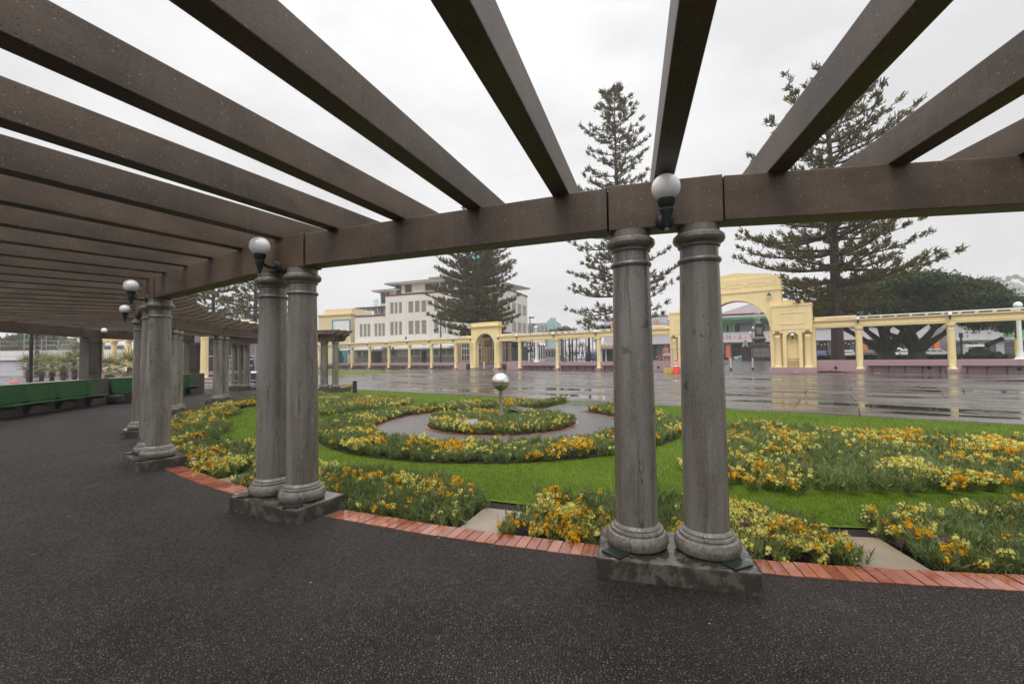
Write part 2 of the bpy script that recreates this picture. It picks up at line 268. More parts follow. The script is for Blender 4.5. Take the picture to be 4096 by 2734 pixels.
MT = dict(
    col=concrete_column(), beam=concrete_beam(), plinth=plinth_mat(), asphalt=asphalt_mat(), plaza=plaza_mat(), brick=brick_mat(),
    lawn=lawn_mat(), path=gravel_mat(), soil=soil_mat(),
    yellow=paint('yellow stucco', (0.9, 0.73, 0.38), 0.55, 0.06, 1.2, 25, 0.2, streak=0.18, dirt=(0.4, 0.27, 0.12)),
    pink=paint('mauve pink stucco', (0.42, 0.27, 0.29), 0.5, 0.12, 1.0, 25, 0.2, streak=0.25, dirt=(0.2, 0.14, 0.14)),
    cream=paint('cream render', (0.79, 0.75, 0.68), 0.6, 0.04, 0.4, 20, 0.1, streak=0.15, dirt=(0.5, 0.45, 0.4)),
    maroon=paint('maroon band', (0.16, 0.03, 0.035), 0.5), white=paint('white paint', (0.8, 0.79, 0.77), 0.45, 0.05),
    bench=paint('green bench paint', (0.02, 0.15, 0.035), 0.28, 0.2, 6, 60, 0.1),
    iron=paint('dark green iron', (0.022, 0.032, 0.03), 0.4, 0.3, 20, 80, 0.2), black=paint('black paint', (0.015, 0.015, 0.017), 0.4),
    globe=None, chrome=None,
    bronze=paint('wet green bronze plate', (0.035, 0.05, 0.045), 0.12, 0.3, 10, 60, 0.1, 0.4),
    slab=paint('wet tan stone', (0.29, 0.235, 0.175), 0.12, 0.25, 3, 30, 0.15),
    lowwall=paint('stained grey wall', (0.1, 0.088, 0.075), 0.5, 0.35, 3, 40, 0.3, streak=0.7, dirt=(0.03, 0.026, 0.02)),
    stone=paint('stone capping', (0.3, 0.24, 0.21), 0.4, 0.2), winglass=window_mat('curtained windows', (0.07, 0.07, 0.07), (0.42, 0.41, 0.38)),
    winframe=paint('beige window frames', (0.42, 0.37, 0.31), 0.5), darkglass=window_mat('dark glazing', (0.03, 0.035, 0.04), (0.09, 0.1, 0.11)),
    slate=paint('grey roof edge', (0.11, 0.1, 0.1), 0.5), tan=paint('ochre stone facing', (0.5, 0.31, 0.16), 0.5, 0.15, 0.6),
    tile=paint('sage tile dado', (0.33, 0.33, 0.29), 0.3), copper=paint('verdigris copper', (0.1, 0.36, 0.27), 0.5, 0.2),
    greyw=paint('lilac grey render', (0.36, 0.345, 0.375), 0.55, 0.05, streak=0.1), greyl=paint('pale lilac render', (0.6, 0.58, 0.62), 0.55, 0.05),
    vgreen=paint('green veranda paint', (0.1, 0.33, 0.13), 0.5), orange=paint('orange paint', (0.75, 0.16, 0.04), 0.5, 0.05),
    roofpink=paint('pale iron roof', (0.62, 0.56, 0.57), 0.5), dark=paint('dark interior', (0.016, 0.016, 0.018), 0.4),
    bark=paint('tree bark', (0.045, 0.032, 0.025), 0.7, 0.5, 5, 18, 0.9), redbark=paint('reddish pine bark', (0.06, 0.035, 0.03), 0.7, 0.5, 5, 12, 0.9),
    pine=leafmat('pine foliage', [(0, (0.032, 0.05, 0.012)), (0.5, (0.08, 0.1, 0.024)), (0.85, (0.145, 0.15, 0.04)), (1, (0.22, 0.15, 0.045))], 0.5, 0.15),
    bush=leafmat('dark evergreen leaves', [(0, (0.01, 0.02, 0.007)), (0.6, (0.032, 0.054, 0.017)), (1, (0.1, 0.13, 0.045))], 0.4, 0.15),
    palm=leafmat('palm fronds', [(0, (0.08, 0.12, 0.03)), (0.6, (0.2, 0.25, 0.07)), (1, (0.42, 0.36, 0.17))], 0.5, 0.2),
    straw=leafmat('dry palm skirt', [(0, (0.16, 0.11, 0.06)), (1, (0.38, 0.27, 0.15))], 0.7, 0.1),
    wall=leafmat('wallflower leaves', [(0, (0.05, 0.095, 0.018)), (0.4, (0.12, 0.19, 0.045)), (0.8, (0.2, 0.27, 0.085)), (1, (0.3, 0.33, 0.15))], 0.45, 0.2),
    grass=leafmat('grass blades', [(0, (0.035, 0.08, 0.004)), (0.5, (0.085, 0.15, 0.009)), (1, (0.175, 0.24, 0.024))], 0.5, 0.3),
    hedge=leafmat('hedge leaves', [(0, (0.025, 0.05, 0.012)), (1, (0.08, 0.12, 0.03))], 0.5, 0.15),
    autumn=leafmat('bronze leaves', [(0, (0.09, 0.05, 0.02)), (0.6, (0.16, 0.1, 0.035)), (1, (0.12, 0.13, 0.05))], 0.6, 0.15),
    petalY=leafmat('pale yellow petals', [(0, (0.8, 0.7, 0.1)), (1, (0.92, 0.87, 0.34))], 0.5, 0.5),
    petalO=leafmat('orange petals', [(0, (0.8, 0.37, 0.005)), (1, (0.95, 0.58, 0.02))], 0.5, 0.5),
    petalP=leafmat('purple petals', [(0, (0.13, 0.025, 0.09)), (1, (0.3, 0.1, 0.24))], 0.5, 0.2),
    petalR=leafmat('dark red petals', [(0, (0.1, 0.006, 0.006)), (1, (0.2, 0.02, 0.012))], 0.5, 0.2),
    dullsteel=paint('weathered steel post', (0.3, 0.29, 0.24), 0.35, 0.2, 5, 50, 0.0, 0.8), steel=paint('galvanised steel', (0.45, 0.46, 0.48), 0.35, 0.1, 5, 50, 0.0, 0.6), purple=paint('mauve shell render', (0.22, 0.16, 0.19), 0.55),
    plum=paint('dark plum interior', (0.045, 0.022, 0.028), 0.5), street=paint('wet street asphalt', (0.055, 0.052, 0.052), 0.22, 0.3, 0.5, 30, 0.2),
    cone=plain('orange cone plastic', (0.9, 0.07, 0.03), 0.4), yplast=plain('yellow plastic', (0.85, 0.6, 0.03), 0.4), refl=plain('white reflective band', (0.8, 0.8, 0.8), 0.3),
    bin=paint('dark bin slats', (0.03, 0.04, 0.045), 0.4), statue=paint('pale marble', (0.5, 0.47, 0.43), 0.5, 0.2, 3), granite=paint('dark granite', (0.045, 0.036, 0.036), 0.25, 0.3, 6),
    plate=paint('grey inscribed stone', (0.2, 0.19, 0.175), 0.6, 0.2, 4), tyre=plain('tyre rubber', (0.02, 0.02, 0.02), 0.6), rim=plain('wheel rim', (0.5, 0.5, 0.52), 0.25, 0.7),
    teal=paint('pale teal cladding', (0.3, 0.45, 0.43), 0.4), tealdk=paint('teal shop trim', (0.02, 0.3, 0.3), 0.5), blue=plain('blue sign', (0.02, 0.15, 0.6), 0.4),
    creamy=paint('pale custard render', (0.74, 0.62, 0.38), 0.55, 0.06), ochre=paint('ochre cornice', (0.66, 0.42, 0.12), 0.55), hill=paint('hillside scrub', (0.06, 0.085, 0.04), 0.8, 0.5, 0.08),
    gold=plain('gilt lettering', (0.8, 0.5, 0.1), 0.3, 0.3), skin=plain('skin', (0.5, 0.3, 0.22), 0.5), cloth1=plain('dark navy coat', (0.02, 0.025, 0.05), 0.7), cloth2=plain('pink top', (0.6, 0.14, 0.16), 0.7),
    lamp=None, redplast=plain('red plastic', (0.6, 0.04, 0.03), 0.4), canvas=paint('tan canvas', (0.36, 0.27, 0.2), 0.7, 0.1), litter=plain('white paper litter', (0.8, 0.8, 0.8), 0.6), leaflit=paint('brown wet leaves', (0.09, 0.035, 0.02), 0.5, 0.5, 20))
_m, _nt, _p, _nd, _lk = nodes('polished steel'); _p.inputs['Base Color'].default_value = (0.75, 0.74, 0.72, 1); _p.inputs['Metallic'].default_value = 1; _p.inputs['Roughness'].default_value = 0.03; MT['chrome'] = _m
_m, _nt, _p, _nd, _lk = nodes('lit bulb'); _p.inputs['Emission Color'].default_value = (1, 0.62, 0.25, 1); _p.inputs['Emission Strength'].default_value = 4; MT['lamp'] = _m
def opal():
    m, nt, p, nd, lk = nodes('opal glass globe'); p.inputs['Base Color'].default_value = (0.95, 0.95, 0.94, 1); p.inputs['Roughness'].default_value = 0.12
    p.inputs['Subsurface Weight'].default_value = 1.0; p.inputs['Subsurface Radius'].default_value = (1, 1, 1); p.inputs['Subsurface Scale'].default_value = 0.12
    return m
MT['globe'] = opal()
def glassy():
    m, nt, p, nd, lk = nodes('clear balustrade glass'); p.inputs['Base Color'].default_value = (0.7, 0.85, 0.82, 1); p.inputs['Roughness'].default_value = 0.05
    t = N(nt, 'ShaderNodeBsdfTransparent'); t.inputs[0].default_value = (0.85, 0.95, 0.93, 1); mx = N(nt, 'ShaderNodeMixShader'); mx.inputs[0].default_value = 0.3
    lk.new(t.outputs[0], mx.inputs[1]); lk.new(p.outputs[0], mx.inputs[2]); lk.new(mx.outputs[0], nd['Material Output'].inputs[0]); return m
MT['glass'] = glassy()

# ------------------------------------------------------------------ mesh builder
class MB:
    def __init__(s): s.v = []; s.f = []; s.m = []
    def add(s, vs, fs, m=0, M=None):
        o = len(s.v)
        s.v += [tuple(M @ Vector(v)) for v in vs] if M is not None else [tuple(v) for v in vs]
        for f in fs: s.f.append([i + o for i in f]); s.m.append(m)
        return s
    def box(s, x0, x1, y0, y1, z0, z1, m=0, M=None):
        return s.add([(x0, y0, z0), (x1, y0, z0), (x1, y1, z0), (x0, y1, z0), (x0, y0, z1), (x1, y0, z1), (x1, y1, z1), (x0, y1, z1)],
                     [(0, 3, 2, 1), (4, 5, 6, 7), (0, 1, 5, 4), (1, 2, 6, 5), (2, 3, 7, 6), (3, 0, 4, 7)], m, M)
    def prism(s, poly, z0, z1, m=0, M=None):
        n = len(poly)
        return s.add([(p[0], p[1], z0) for p in poly] + [(p[0], p[1], z1) for p in poly],
                     [list(range(n))[::-1], list(range(n, 2 * n))] + [(i, (i + 1) % n, n + (i + 1) % n, n + i) for i in range(n)], m, M)
    def prismy(s, poly, y0, y1, m=0, M=None):
        """polygon in x-z, extruded along y"""
        n = len(poly)
        return s.add([(p[0], y0, p[1]) for p in poly] + [(p[0], y1, p[1]) for p in poly],
                     [list(range(n)), list(range(n, 2 * n))[::-1]] + [(i, n + i, n + (i + 1) % n, (i + 1) % n) for i in range(n)], m, M)
    def lathe(s, prof, n=24, x=0, y=0, z=0, m=0, M=None, cap=True):
        vs = []; fs = []
        for r, h in prof:
            for k in range(n): a = 2 * pi * k / n; vs.append((x + r * cos(a), y + r * sin(a), z + h))
        for i in range(len(prof) - 1):
            for k in range(n):
                k2 = (k + 1) % n; fs.append((i * n + k, i * n + k2, (i + 1) * n + k2, (i + 1) * n + k))
        if cap: fs.append(list(range(n))[::-1]); fs.append([(len(prof) - 1) * n + k for k in range(n)])
        return s.add(vs, fs, m, M)
    def ball(s, c, r, m=0, n=20, M=None, sz=1.0):
        prof = [(max(1e-4, r * sin(pi * i / (n // 2))), -r * sz * cos(pi * i / (n // 2))) for i in range(n // 2 + 1)]
        return s.lathe(prof, n, c[0], c[1], c[2], m, M)
    def tube(s, pts, rad, n=8, m=0, M=None):
        pts = [Vector(p) for p in pts]
        if not hasattr(rad, '__len__'): rad = [rad] * len(pts)
        vs = []; fs = []
        for i, p in enumerate(pts):
            d = (pts[min(i + 1, len(pts) - 1)] - pts[max(i - 1, 0)]).normalized()
            a = d.cross(Vector((0, 0, 1)) if abs(d.z) < 0.95 else Vector((1, 0, 0))).normalized(); b = d.cross(a)
            for k in range(n):
                t = 2 * pi * k / n; vs.append(p + (a * cos(t) + b * sin(t)) * rad[i])
        for i in range(len(pts) - 1):
            for k in range(n):
                k2 = (k + 1) % n; fs.append((i * n + k, i * n + k2, (i + 1) * n + k2, (i + 1) * n + k))
        fs.append(list(range(n))[::-1]); fs.append([(len(pts) - 1) * n + k for k in range(n)])
        return s.add(vs, fs, m, M)
    def arc(s, r0, r1, a0, a1, z0, z1, n=6, m=0, M=None):
        """curved box between radii r0..r1 and angles a0..a1 (degrees)"""
        vs = []; fs = []
        for i in range(n + 1):
            a = R_(a0 + (a1 - a0) * i / n); c_, s_ = cos(a), sin(a)
            vs += [(r0 * c_, r0 * s_, z0), (r1 * c_, r1 * s_, z0), (r1 * c_, r1 * s_, z1), (r0 * c_, r0 * s_, z1)]
        for i in range(n):
            o = i * 4; q = o + 4
            fs += [(o, q, q + 1, o + 1), (o + 1, q + 1, q + 2, o + 2), (o + 2, q + 2, q + 3, o + 3), (o + 3, q + 3, q, o)]
        fs += [(0, 1, 2, 3), (n * 4 + 3, n * 4 + 2, n * 4 + 1, n * 4)]
        return s.add(vs, fs, m, M)
    def build(s, name, mats, parent=None, smooth=None, bevel=0):
        me = bpy.data.meshes.new(name); me.from_pydata(s.v, [], s.f)
        for m in (mats if isinstance(mats, (list, tuple)) else [mats]): me.materials.append(MT[m] if isinstance(m, str) else m)
        me.polygons.foreach_set('material_index', s.m)
        bm = bmesh.new(); bm.from_mesh(me); bmesh.ops.recalc_face_normals(bm, faces=bm.faces); bm.to_mesh(me); bm.free()
        if smooth:
            me.polygons.foreach_set('use_smooth', [True] * len(me.polygons)); me.set_sharp_from_angle(angle=R_(smooth))
        me.update()
        o = bpy.data.objects.new(name, me); COL.objects.link(o)
        if parent is not None: o.parent = parent
        if bevel:
            b = o.modifiers.new('bevel', 'BEVEL'); b.width = bevel; b.segments = 2; b.limit_method = 'ANGLE'; b.angle_limit = R_(40)
        return o
def raw(name, V, F, mats, mi=None, parent=None):
    """numpy mesh: V (n,3), F (m,k) all with the same k"""
    V = np.asarray(V, np.float32); F = np.asarray(F, np.int32); k = F.shape[1]
    me = bpy.data.meshes.new(name)
    me.vertices.add(len(V)); me.vertices.foreach_set('co', V.ravel())
    me.loops.add(F.size); me.loops.foreach_set('vertex_index', F.ravel())
    me.polygons.add(len(F)); me.polygons.foreach_set('loop_start', np.arange(len(F), dtype=np.int32) * k)
    for m in mats: me.materials.append(MT[m])
    if mi is not None: me.polygons.foreach_set('material_index', np.asarray(mi, np.int32))
    me.update(calc_edges=True); me.validate()
    o = bpy.data.objects.new(name, me); COL.objects.link(o)
    if parent is not None: o.parent = parent
    return o

def tag(o, label, cat, group=None, kind=None):
    if label: o['label'] = label
    if cat: o['category'] = cat
    if group: o['group'] = group
    if kind: o['kind'] = kind
    return o
def thing(name, label, cat, loc=(0, 0, 0), rz=0.0, group=None):
    o = bpy.data.objects.new(name, None); COL.objects.link(o); o.empty_display_size = 0.2
    o.location = loc; o.rotation_euler = (0, 0, rz)
    return tag(o, label, cat, group)
def dup(o, parent=None, loc=None, rz=None, label=None):
    c = o.copy(); COL.objects.link(c)
    if parent is not None: c.parent = parent
    if loc is not None: c.location = loc
    if rz is not None: c.rotation_euler = (0, 0, rz)
    if label: c['label'] = label
    for ch in list(o.children):
        dup(ch, c)
    return c
def struct(mb, name, mats, **kw):
    o = mb.build(name, mats, **kw); o['kind'] = 'structure'; return o
def text_mb(txt, size, depth, M, m=0, mb=None):
    cu = bpy.data.curves.new('txt', 'FONT'); cu.body = txt; cu.size = size; cu.extrude = depth; cu.align_x = 'CENTER'; cu.align_y = 'CENTER'; cu.resolution_u = 3
    ob = bpy.data.objects.new('txt', cu); COL.objects.link(ob)
    dg = bpy.context.evaluated_depsgraph_get(); me = bpy.data.meshes.new_from_object(ob.evaluated_get(dg))
    mb = mb or MB(); mb.add([v.co for v in me.vertices], [list(p.vertices) for p in me.polygons], m, M)
    bpy.data.objects.remove(ob); bpy.data.curves.remove(cu); bpy.data.meshes.remove(me)
    return mb
# text faces -y in its thing's frame: x right, z up
TXT = Matrix(((1, 0, 0, 0), (0, 0, -1, 0), (0, 1, 0, 0), (0, 0, 0, 1)))
def txt_at(x, y, z): return Matrix.Translation((x, y, z)) @ TXT
# ================================================================== pergola ring
CX, CY, RR = 5.54317, 19.87603, 17.018            # centre and radius of the inner column ring
TH1, DTH = 255.18, 13.2225                         # bearing of the nearest column pair, step to the next one
ZB, ZT, ZR = 2.5697, 2.9187, 3.145                 # beam underside, beam top, rafter top
GZ = -0.12                                         # garden and plaza level
STR = 0.55                                         # street level beyond the yellow colonnade
def th(i): return TH1 - (i - 1) * DTH
def tho(i): return th(i) - 2.0 - (.9 if i == 7 else 0)      # outer piers stand a little further round
def ring(r, a, z=0): return Vector((CX + r * cos(R_(a)), CY + r * sin(R_(a)), z))
def polM(r, a, z=0):                               # local frame: x along the ring, y outward
    return Matrix.Translation((r * cos(R_(a)), r * sin(R_(a)), z)) @ Matrix.Rotation(R_(a - 90), 4, 'Z')

PG = thing('pergola', 'curved grey concrete pergola of paired columns and heavy brown rafters round the garden', 'pergola', (CX, CY, 0))
PLX, PLY, PLH, CS = 1.0785 / 2, 0.611 / 2, 0.1468, 0.2512
plinth_mb = MB().box(-PLX, PLX, -PLY, PLY, -0.15, PLH)
shaft_prof = [(0.159, 0.325), (0.158, 0.6), (0.155, 1.2), (0.147, 1.9), (0.140, 2.29)]
base_prof = [(0.2, PLH + .001), (0.222, .165), (0.234, .195), (0.232, .225), (0.214, .255), (0.196, .263), (0.199, .275), (0.194, .288), (0.178, .292), (0.179, .303), (0.172, .314), (0.158, .326)]
cap_prof = [(0.139, 2.29), (0.152, 2.293), (0.158, 2.308), (0.152, 2.323), (0.137, 2.327), (0.136, 2.405), (0.15, 2.412), (0.153, 2.425), (0.148, 2.432), (0.178, 2.45), (0.187, 2.47), (0.184, 2.495), (0.165, 2.512), (0.15, 2.516), (0.15, ZB - .002)]
def colparts(parent, M):
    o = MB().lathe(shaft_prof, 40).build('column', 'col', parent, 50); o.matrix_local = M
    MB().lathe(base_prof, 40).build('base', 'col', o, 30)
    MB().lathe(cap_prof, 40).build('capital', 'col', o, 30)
    return o
proto_plinth = plinth_mb.build('plinth', 'plinth', PG, bevel=0.012)
for sx in (-1, 1):
    pm = Matrix.Translation((sx * (PLX - .13), PLY - .085, PLH + .012)) @ Matrix.Rotation(R_(-38 * sx), 4, 'Z')
    MB().box(-.085, .085, -.055, .055, -.011, .005, 0, pm).build('plaque', 'bronze', proto_plinth, bevel=0.003)
proto_col = colparts(PG, Matrix.Identity(4))
first = True
for i in range(-1, 8):
    for s in (-1, 1):
        c_ = proto_col if first else dup(proto_col, PG)
        c_.matrix_local = polM(RR, th(i)) @ Matrix.Translation((s * CS, 0, 0)) @ Matrix.Rotation(R_(47 * i + 80 * s), 4, 'Z')
        if first:
            first = False
    q = proto_plinth if i == -1 else dup(proto_plinth, PG)
    q.matrix_local = polM(RR, th(i))
# beams: a block over each pair and a straight beam between pairs
BL, BW = 0.82 / 2, 0.2345 / 2
for i in range(-1, 8):
    MB().box(-BL, BL, -BW, BW, ZB, ZT, 0, polM(RR, th(i))).build('beam_block', 'beam', PG, bevel=0.006)
for i in range(-1, 8):
    a = polM(RR, th(i)) @ Vector((-BL if False else BL, 0, 0)); b_ = polM(RR, th(i + 1))
    p0 = polM(RR, th(i)); p1 = polM(RR, th(i + 1))
    # x of the local frame points towards smaller bearings when rotated by a-90: pick the facing ends
    ends = [(p0 @ Vector((s * BL, 0, 0)), p1 @ Vector((t * BL, 0, 0))) for s in (-1, 1) for t in (-1, 1)]
    e0, e1_ = min(ends, key=lambda e: (e[0] - e[1]).length)
    d = e1_ - e0; L = d.length; ang = atan2(d.y, d.x)
    if i == 7: L -= 0.1
    MB().box(0.001, L - .001, -BW + .014, BW - .014, ZB + .012, ZT - .006, 0, Matrix.Translation(e0) @ Matrix.Rotation(ang, 4, 'Z')).build('beam', 'beam', PG, bevel=0.006)
# outer ring: piers, beam, low wall
RO = 22.0
OUT = list(range(0, 8))
for i in range(-2, 8):
    M = polM(RO, tho(i))
    pr = MB().box(-.31, .31, -.17, .17, 0, ZB, 0, M).build('pier', 'lowwall', PG, bevel=0.01)
    mb = MB()
    for (x0, x1, z0, z1) in ((-.29, -.2, 1.25, 2.5), (.2, .29, 1.25, 2.5), (-.2, .2, 2.4, 2.5), (-.2, .2, 1.25, 1.35)):
        mb.box(x0, x1, -.2, -.171, z0, z1, 0, M)
    mb.build('panel_moulding', 'lowwall', pr, bevel=0.006)
    MB().box(-.42, .42, -.36, -.171, 0, 1.0, 0, M).build('pier_base', 'lowwall', pr, bevel=0.012)
for i in range(-2, 7):
    p0 = polM(RO, tho(i)) @ Vector((0, 0, 0)); p1 = polM(RO, tho(i + 1)) @ Vector((0, 0, 0)); d = p1 - p0
    M = Matrix.Translation(p0) @ Matrix.Rotation(atan2(d.y, d.x), 4, 'Z')
    MB().box(0, d.length, -.14, .14, ZB + .002, ZT - .004, 0, M).build('outer_beam', 'beam', PG, bevel=0.008)
    MB().box(.45, d.length - .45, -.12, .2, 0, .93, 0, M).box(.43, d.length - .43, -.15, .23, .93, .985, 1, M).build('low_wall', ['lowwall', 'stone'], PG, bevel=0.008)
# rafters, five to a bay, with ogee ends over the garden
prof = [(22.75, ZR), (16.05, ZR), (16.05, 3.075), (16.13, 3.06), (16.2, 3.02), (16.22, 2.985), (16.3, 2.985), (16.36, 2.95), (16.45, 2.925), (16.6, ZT - .008), (22.35, ZT - .008), (22.5, 2.96), (22.6, 3.03), (22.75, 3.06)]
raf = None
a = TH1 + 2 * DTH + 2.6445
while a > th(8) - 1.0:
    M = Matrix.Rotation(R_(a), 4, 'Z')
    if raf is None: raf = MB().prismy(prof, -.07, .07).build('rafter', 'beam', PG, bevel=0.007); o = raf
    else: o = dup(raf, PG)
    o.matrix_local = M
    a -= DTH / 5
# end pavilion: a cluster of four columns on one plinth at the garden end, three on the outer side
ec = at(1319, 23.6); ea = R_(-4)
Mw = Matrix.Translation((-CX, -CY, 0))
E0 = Mw @ Matrix.Translation((ec[0], ec[1], 0)) @ Matrix.Rotation(ea, 4, 'Z')
MB().box(-.78, .86, -.62, .72, -.12, PLH).build('plinth', 'plinth', PG, bevel=0.012).matrix_local = E0
for x, y in ((-.12, -.28), (.45, -.28), (-.52, .36), (.12, .38)):
    c_ = dup(proto_col, PG); c_.matrix_local = E0 @ Matrix.Translation((x, y, 0))
oc = at(966, 24.9); E1 = Mw @ Matrix.Translation((oc[0], oc[1], 0)) @ Matrix.Rotation(R_(-2), 4, 'Z')
MB().box(-.62, .72, -.4, .4, 0, PLH).build('plinth', 'plinth', PG, bevel=0.012).matrix_local = E1
for x, y in ((-.42, .0), (-.06, 0.02), (.33, -.05)):
    c_ = dup(proto_col, PG); c_.matrix_local = E1 @ Matrix.Translation((x, y, 0))
# end beams spanning outer and inner clusters, with stepped ends
d = (E0 @ Vector((0, 0, 0))) - (E1 @ Vector((0, 0, 0))); L = d.length; Mb = Matrix.Translation(E1 @ Vector((0, 0, 0))) @ Matrix.Rotation(atan2(d.y, d.x), 4, 'Z')
for y in (-.35, .3):
    MB().prismy([(-.9, ZB), (L + .55, ZB), (L + .66, 2.66), (L + .72, 2.8), (L + 1.0, ZT), (-.9, ZT)], y - .14, y + .14, 0, Mb).build('end_beam', 'beam', PG, bevel=0.008)
for k, y in enumerate((-.62, -.05, .5)):
    MB().prismy([(-1.2, ZT - .008), (L + .75, ZT - .008), (L + .8, 2.99), (L + 1.0, 3.06), (L + 1.0, ZR), (-1.2, ZR)], y - .07, y + .07, 0, Mb).build('rafter', 'beam', PG, bevel=0.007)

# ------------------------------------------------------------------ globe wall lamps on the beam blocks
def globe_lamp(name, label, i, group, r=.1):
    a = th(i); P = ring(RR + BW, a, 0)
    t = thing(name, label, 'lamp', (P.x, P.y, 2.6), R_(a - 90), group)
    g = MB().ball((0, .2, .185), r, 0, 28).build('globe', 'globe', t, 60)
    MB().lathe([(.022, -.12), (.012, -.1), (.016, -.085), (.02, -.06), (.03, -.03), (.045, .02), (.047, .03), (.04, .04), (.05, .06), (.058, .075), (.06, .105), (.05, .11)], 20, 0, .2, 0).build('fitter', 'iron', t, 40)
    MB().lathe([(.066, 0), (.066, .012), (.055, .025), (.03, .035)], 20, M=Matrix.Rotation(R_(-90), 4, 'X')).build('wall_rose', 'iron', t, 40)
    MB().tube([(0, .02, 0), (0, .07, -.012), (0, .12, -.008), (0, .17, .015), (0, .2, .02)], [.026, .02, .016, .016, .02], 10).build('arm', 'iron', t, 50)
    return t
ll = {1: 'white globe lamp on beam above the nearest column pair', 2: 'white globe lamp on beam above the second nearest column pair, with no lamp beneath it',
      3: 'white globe lamp at far left, upper of the two small globes one above another', 4: 'white globe lamp at far left, lower and smaller of the two globes one above another'}
for i in (1, 2, 3, 4): globe_lamp('wall_lamp', ll[i], i, 'globe lamps on the pergola beam')
a6 = tho(6) - .2; P = ring(RO - .2, a6)
t = thing('pier_lamp', 'dim globe lamp on stained pier behind the green benches', 'lamp', (P.x, P.y, 2.74), R_(a6 + 90))
MB().ball((0, .2, .12), .1, 0, 24).build('globe', 'globe', t, 60)
MB().lathe([(.02, -.12), (.03, -.04), (.05, .02), (.058, .05)], 16, 0, .2, 0).tube([(0, -.02, -.02), (0, .1, -.04), (0, .2, -.02)], .018, 8).build('bracket', 'iron', t, 40)

# ------------------------------------------------------------------ green benches against the outer wall
def bench(a0, a1, label):
    t = thing('slatted_bench', label, 'bench', (CX, CY, 0), 0, 'green benches along the outer wall')
    am = (a0 + a1) / 2
    for k in range(4):
        MB().arc(21.04 + k * .105, 21.13 + k * .105, a0, a1, .4 - k * .012, .435 - k * .012, 8).build('seat_slat', 'bench', t, bevel=0.006)
    for k in range(8):
        z = .45 + k * .069; r = 21.5 + k * .016
        MB().arc(r, r + .028, a0, a1, z, z + .045, 8).build('back_slat', 'bench', t, bevel=0.005)
    for k in range(4):
        a = a0 + (a1 - a0) * (k + .12) / 3.25
        M = Matrix.Rotation(R_(a), 4, 'Z')
        MB().prismy([(21.08, .3), (21.5, .28), (21.58, .05), (21.7, .05), (21.72, .97), (21.66, .97), (21.56, .39), (21.08, .36)], -.03, .03, 0, M).build('bracket', 'black', t)
    return t
bench(tho(6) + 1.15, tho(5) - .5, 'green slatted bench at far left edge, the nearer and longer one in view')
bench(tho(7) + 1.2, tho(6) - 1.0, 'green slatted bench beyond the stained pier, half hidden by a column')
for a, l in ((tho(6) - .35, 'dark rounded stone block between the two green benches'),):
    M = Matrix.Rotation(R_(a), 4, 'Z'); P = ring(21.2, a)
    o = MB().box(-.24, .24, -.2, .2, 0, .36).build('stone_block', 'black', None, bevel=0.08); o.location = P; o.rotation_euler = (0, 0, R_(a)); tag(o, l, 'stone block')

# ------------------------------------------------------------------ floor, bricks, garden
def off(pts, z): return [(x, y, z) for x, y in pts]
fl = MB()
def annulus(mb, r0, r1, a0, a1, n, z, m=0):
    vs = []; fs = []
    for i in range(n + 1):
        a = R_(a0 + (a1 - a0) * i / n)
        vs += [(CX + r0 * cos(a), CY + r0 * sin(a), z), (CX + r1 * cos(a), CY + r1 * sin(a), z)]
    for i in range(n): fs.append((2 * i, 2 * i + 1, 2 * i + 3, 2 * i + 2))
    mb.add(vs, fs, m); return mb
annulus(fl, 17.01, 24.5, 160, 345, 90, 0.0)
struct(fl, 'pergola_floor', 'asphalt')
br = MB()
a = 163.0; pitch = 0.093
while a < 330:
    da = math.degrees(pitch / 16.9)
    i_ = round((TH1 - a) / DTH); 
    near_pl = abs(a - (TH1 - i_ * DTH)) < math.degrees((PLX - .005) / 16.9)
    if not near_pl:
        dz = random.uniform(-.003, .003)
        br.arc(16.775, 17.005, a + da * .045, a + da * .955, -.14, .006 + dz, 1)
    a += da
for v in range(len(br.v)): br.v[v] = (br.v[v][0] + CX, br.v[v][1] + CY, br.v[v][2])
o = br.build('brick_edging', 'brick', None); o['kind'] = 'structure'
mo = MB(); annulus(mo, 16.79, 17.02, 163, 330, 90, -.004); struct(mo, 'brick_mortar', 'lowwall')
# garden frame: a along the plaza edge, b towards the plaza, origin at the round bed
SX, SY, GA = -0.3, 11.6, R_(-36.3)
ge, gn = (cos(GA), sin(GA)), (-sin(GA), cos(GA))
def gab(x, y): dx, dy = x - SX, y - SY; return dx * ge[0] + dy * ge[1], dx * gn[0] + dy * gn[1]
def gxy(a, b): return SX + a * ge[0] + b * gn[0], SY + a * ge[1] + b * gn[1]
def polyface(pts, z, name, mat_): 
    mb = MB(); mb.add(off(pts, z), [list(range(len(pts)))]); return struct(mb, name, mat_)
BE = 5.9
def ring_pts(r, a0, a1, n): return [(CX + r * cos(R_(a0 + (a1 - a0) * k / n)), CY + r * sin(R_(a0 + (a1 - a0) * k / n))) for k in range(n + 1)]
lim = math.degrees(math.acos((10.13 - BE) / 15.4)); mid = math.degrees(GA) - 90
lawn_pts = ring_pts(15.66, mid - lim, mid + lim, 70)
polyface(ring_pts(16.8, mid - lim + 1, mid + lim - 1, 70), GZ + .004, 'garden_soil', 'soil')
polyface(lawn_pts, GZ + .02, 'lawn', 'lawn')
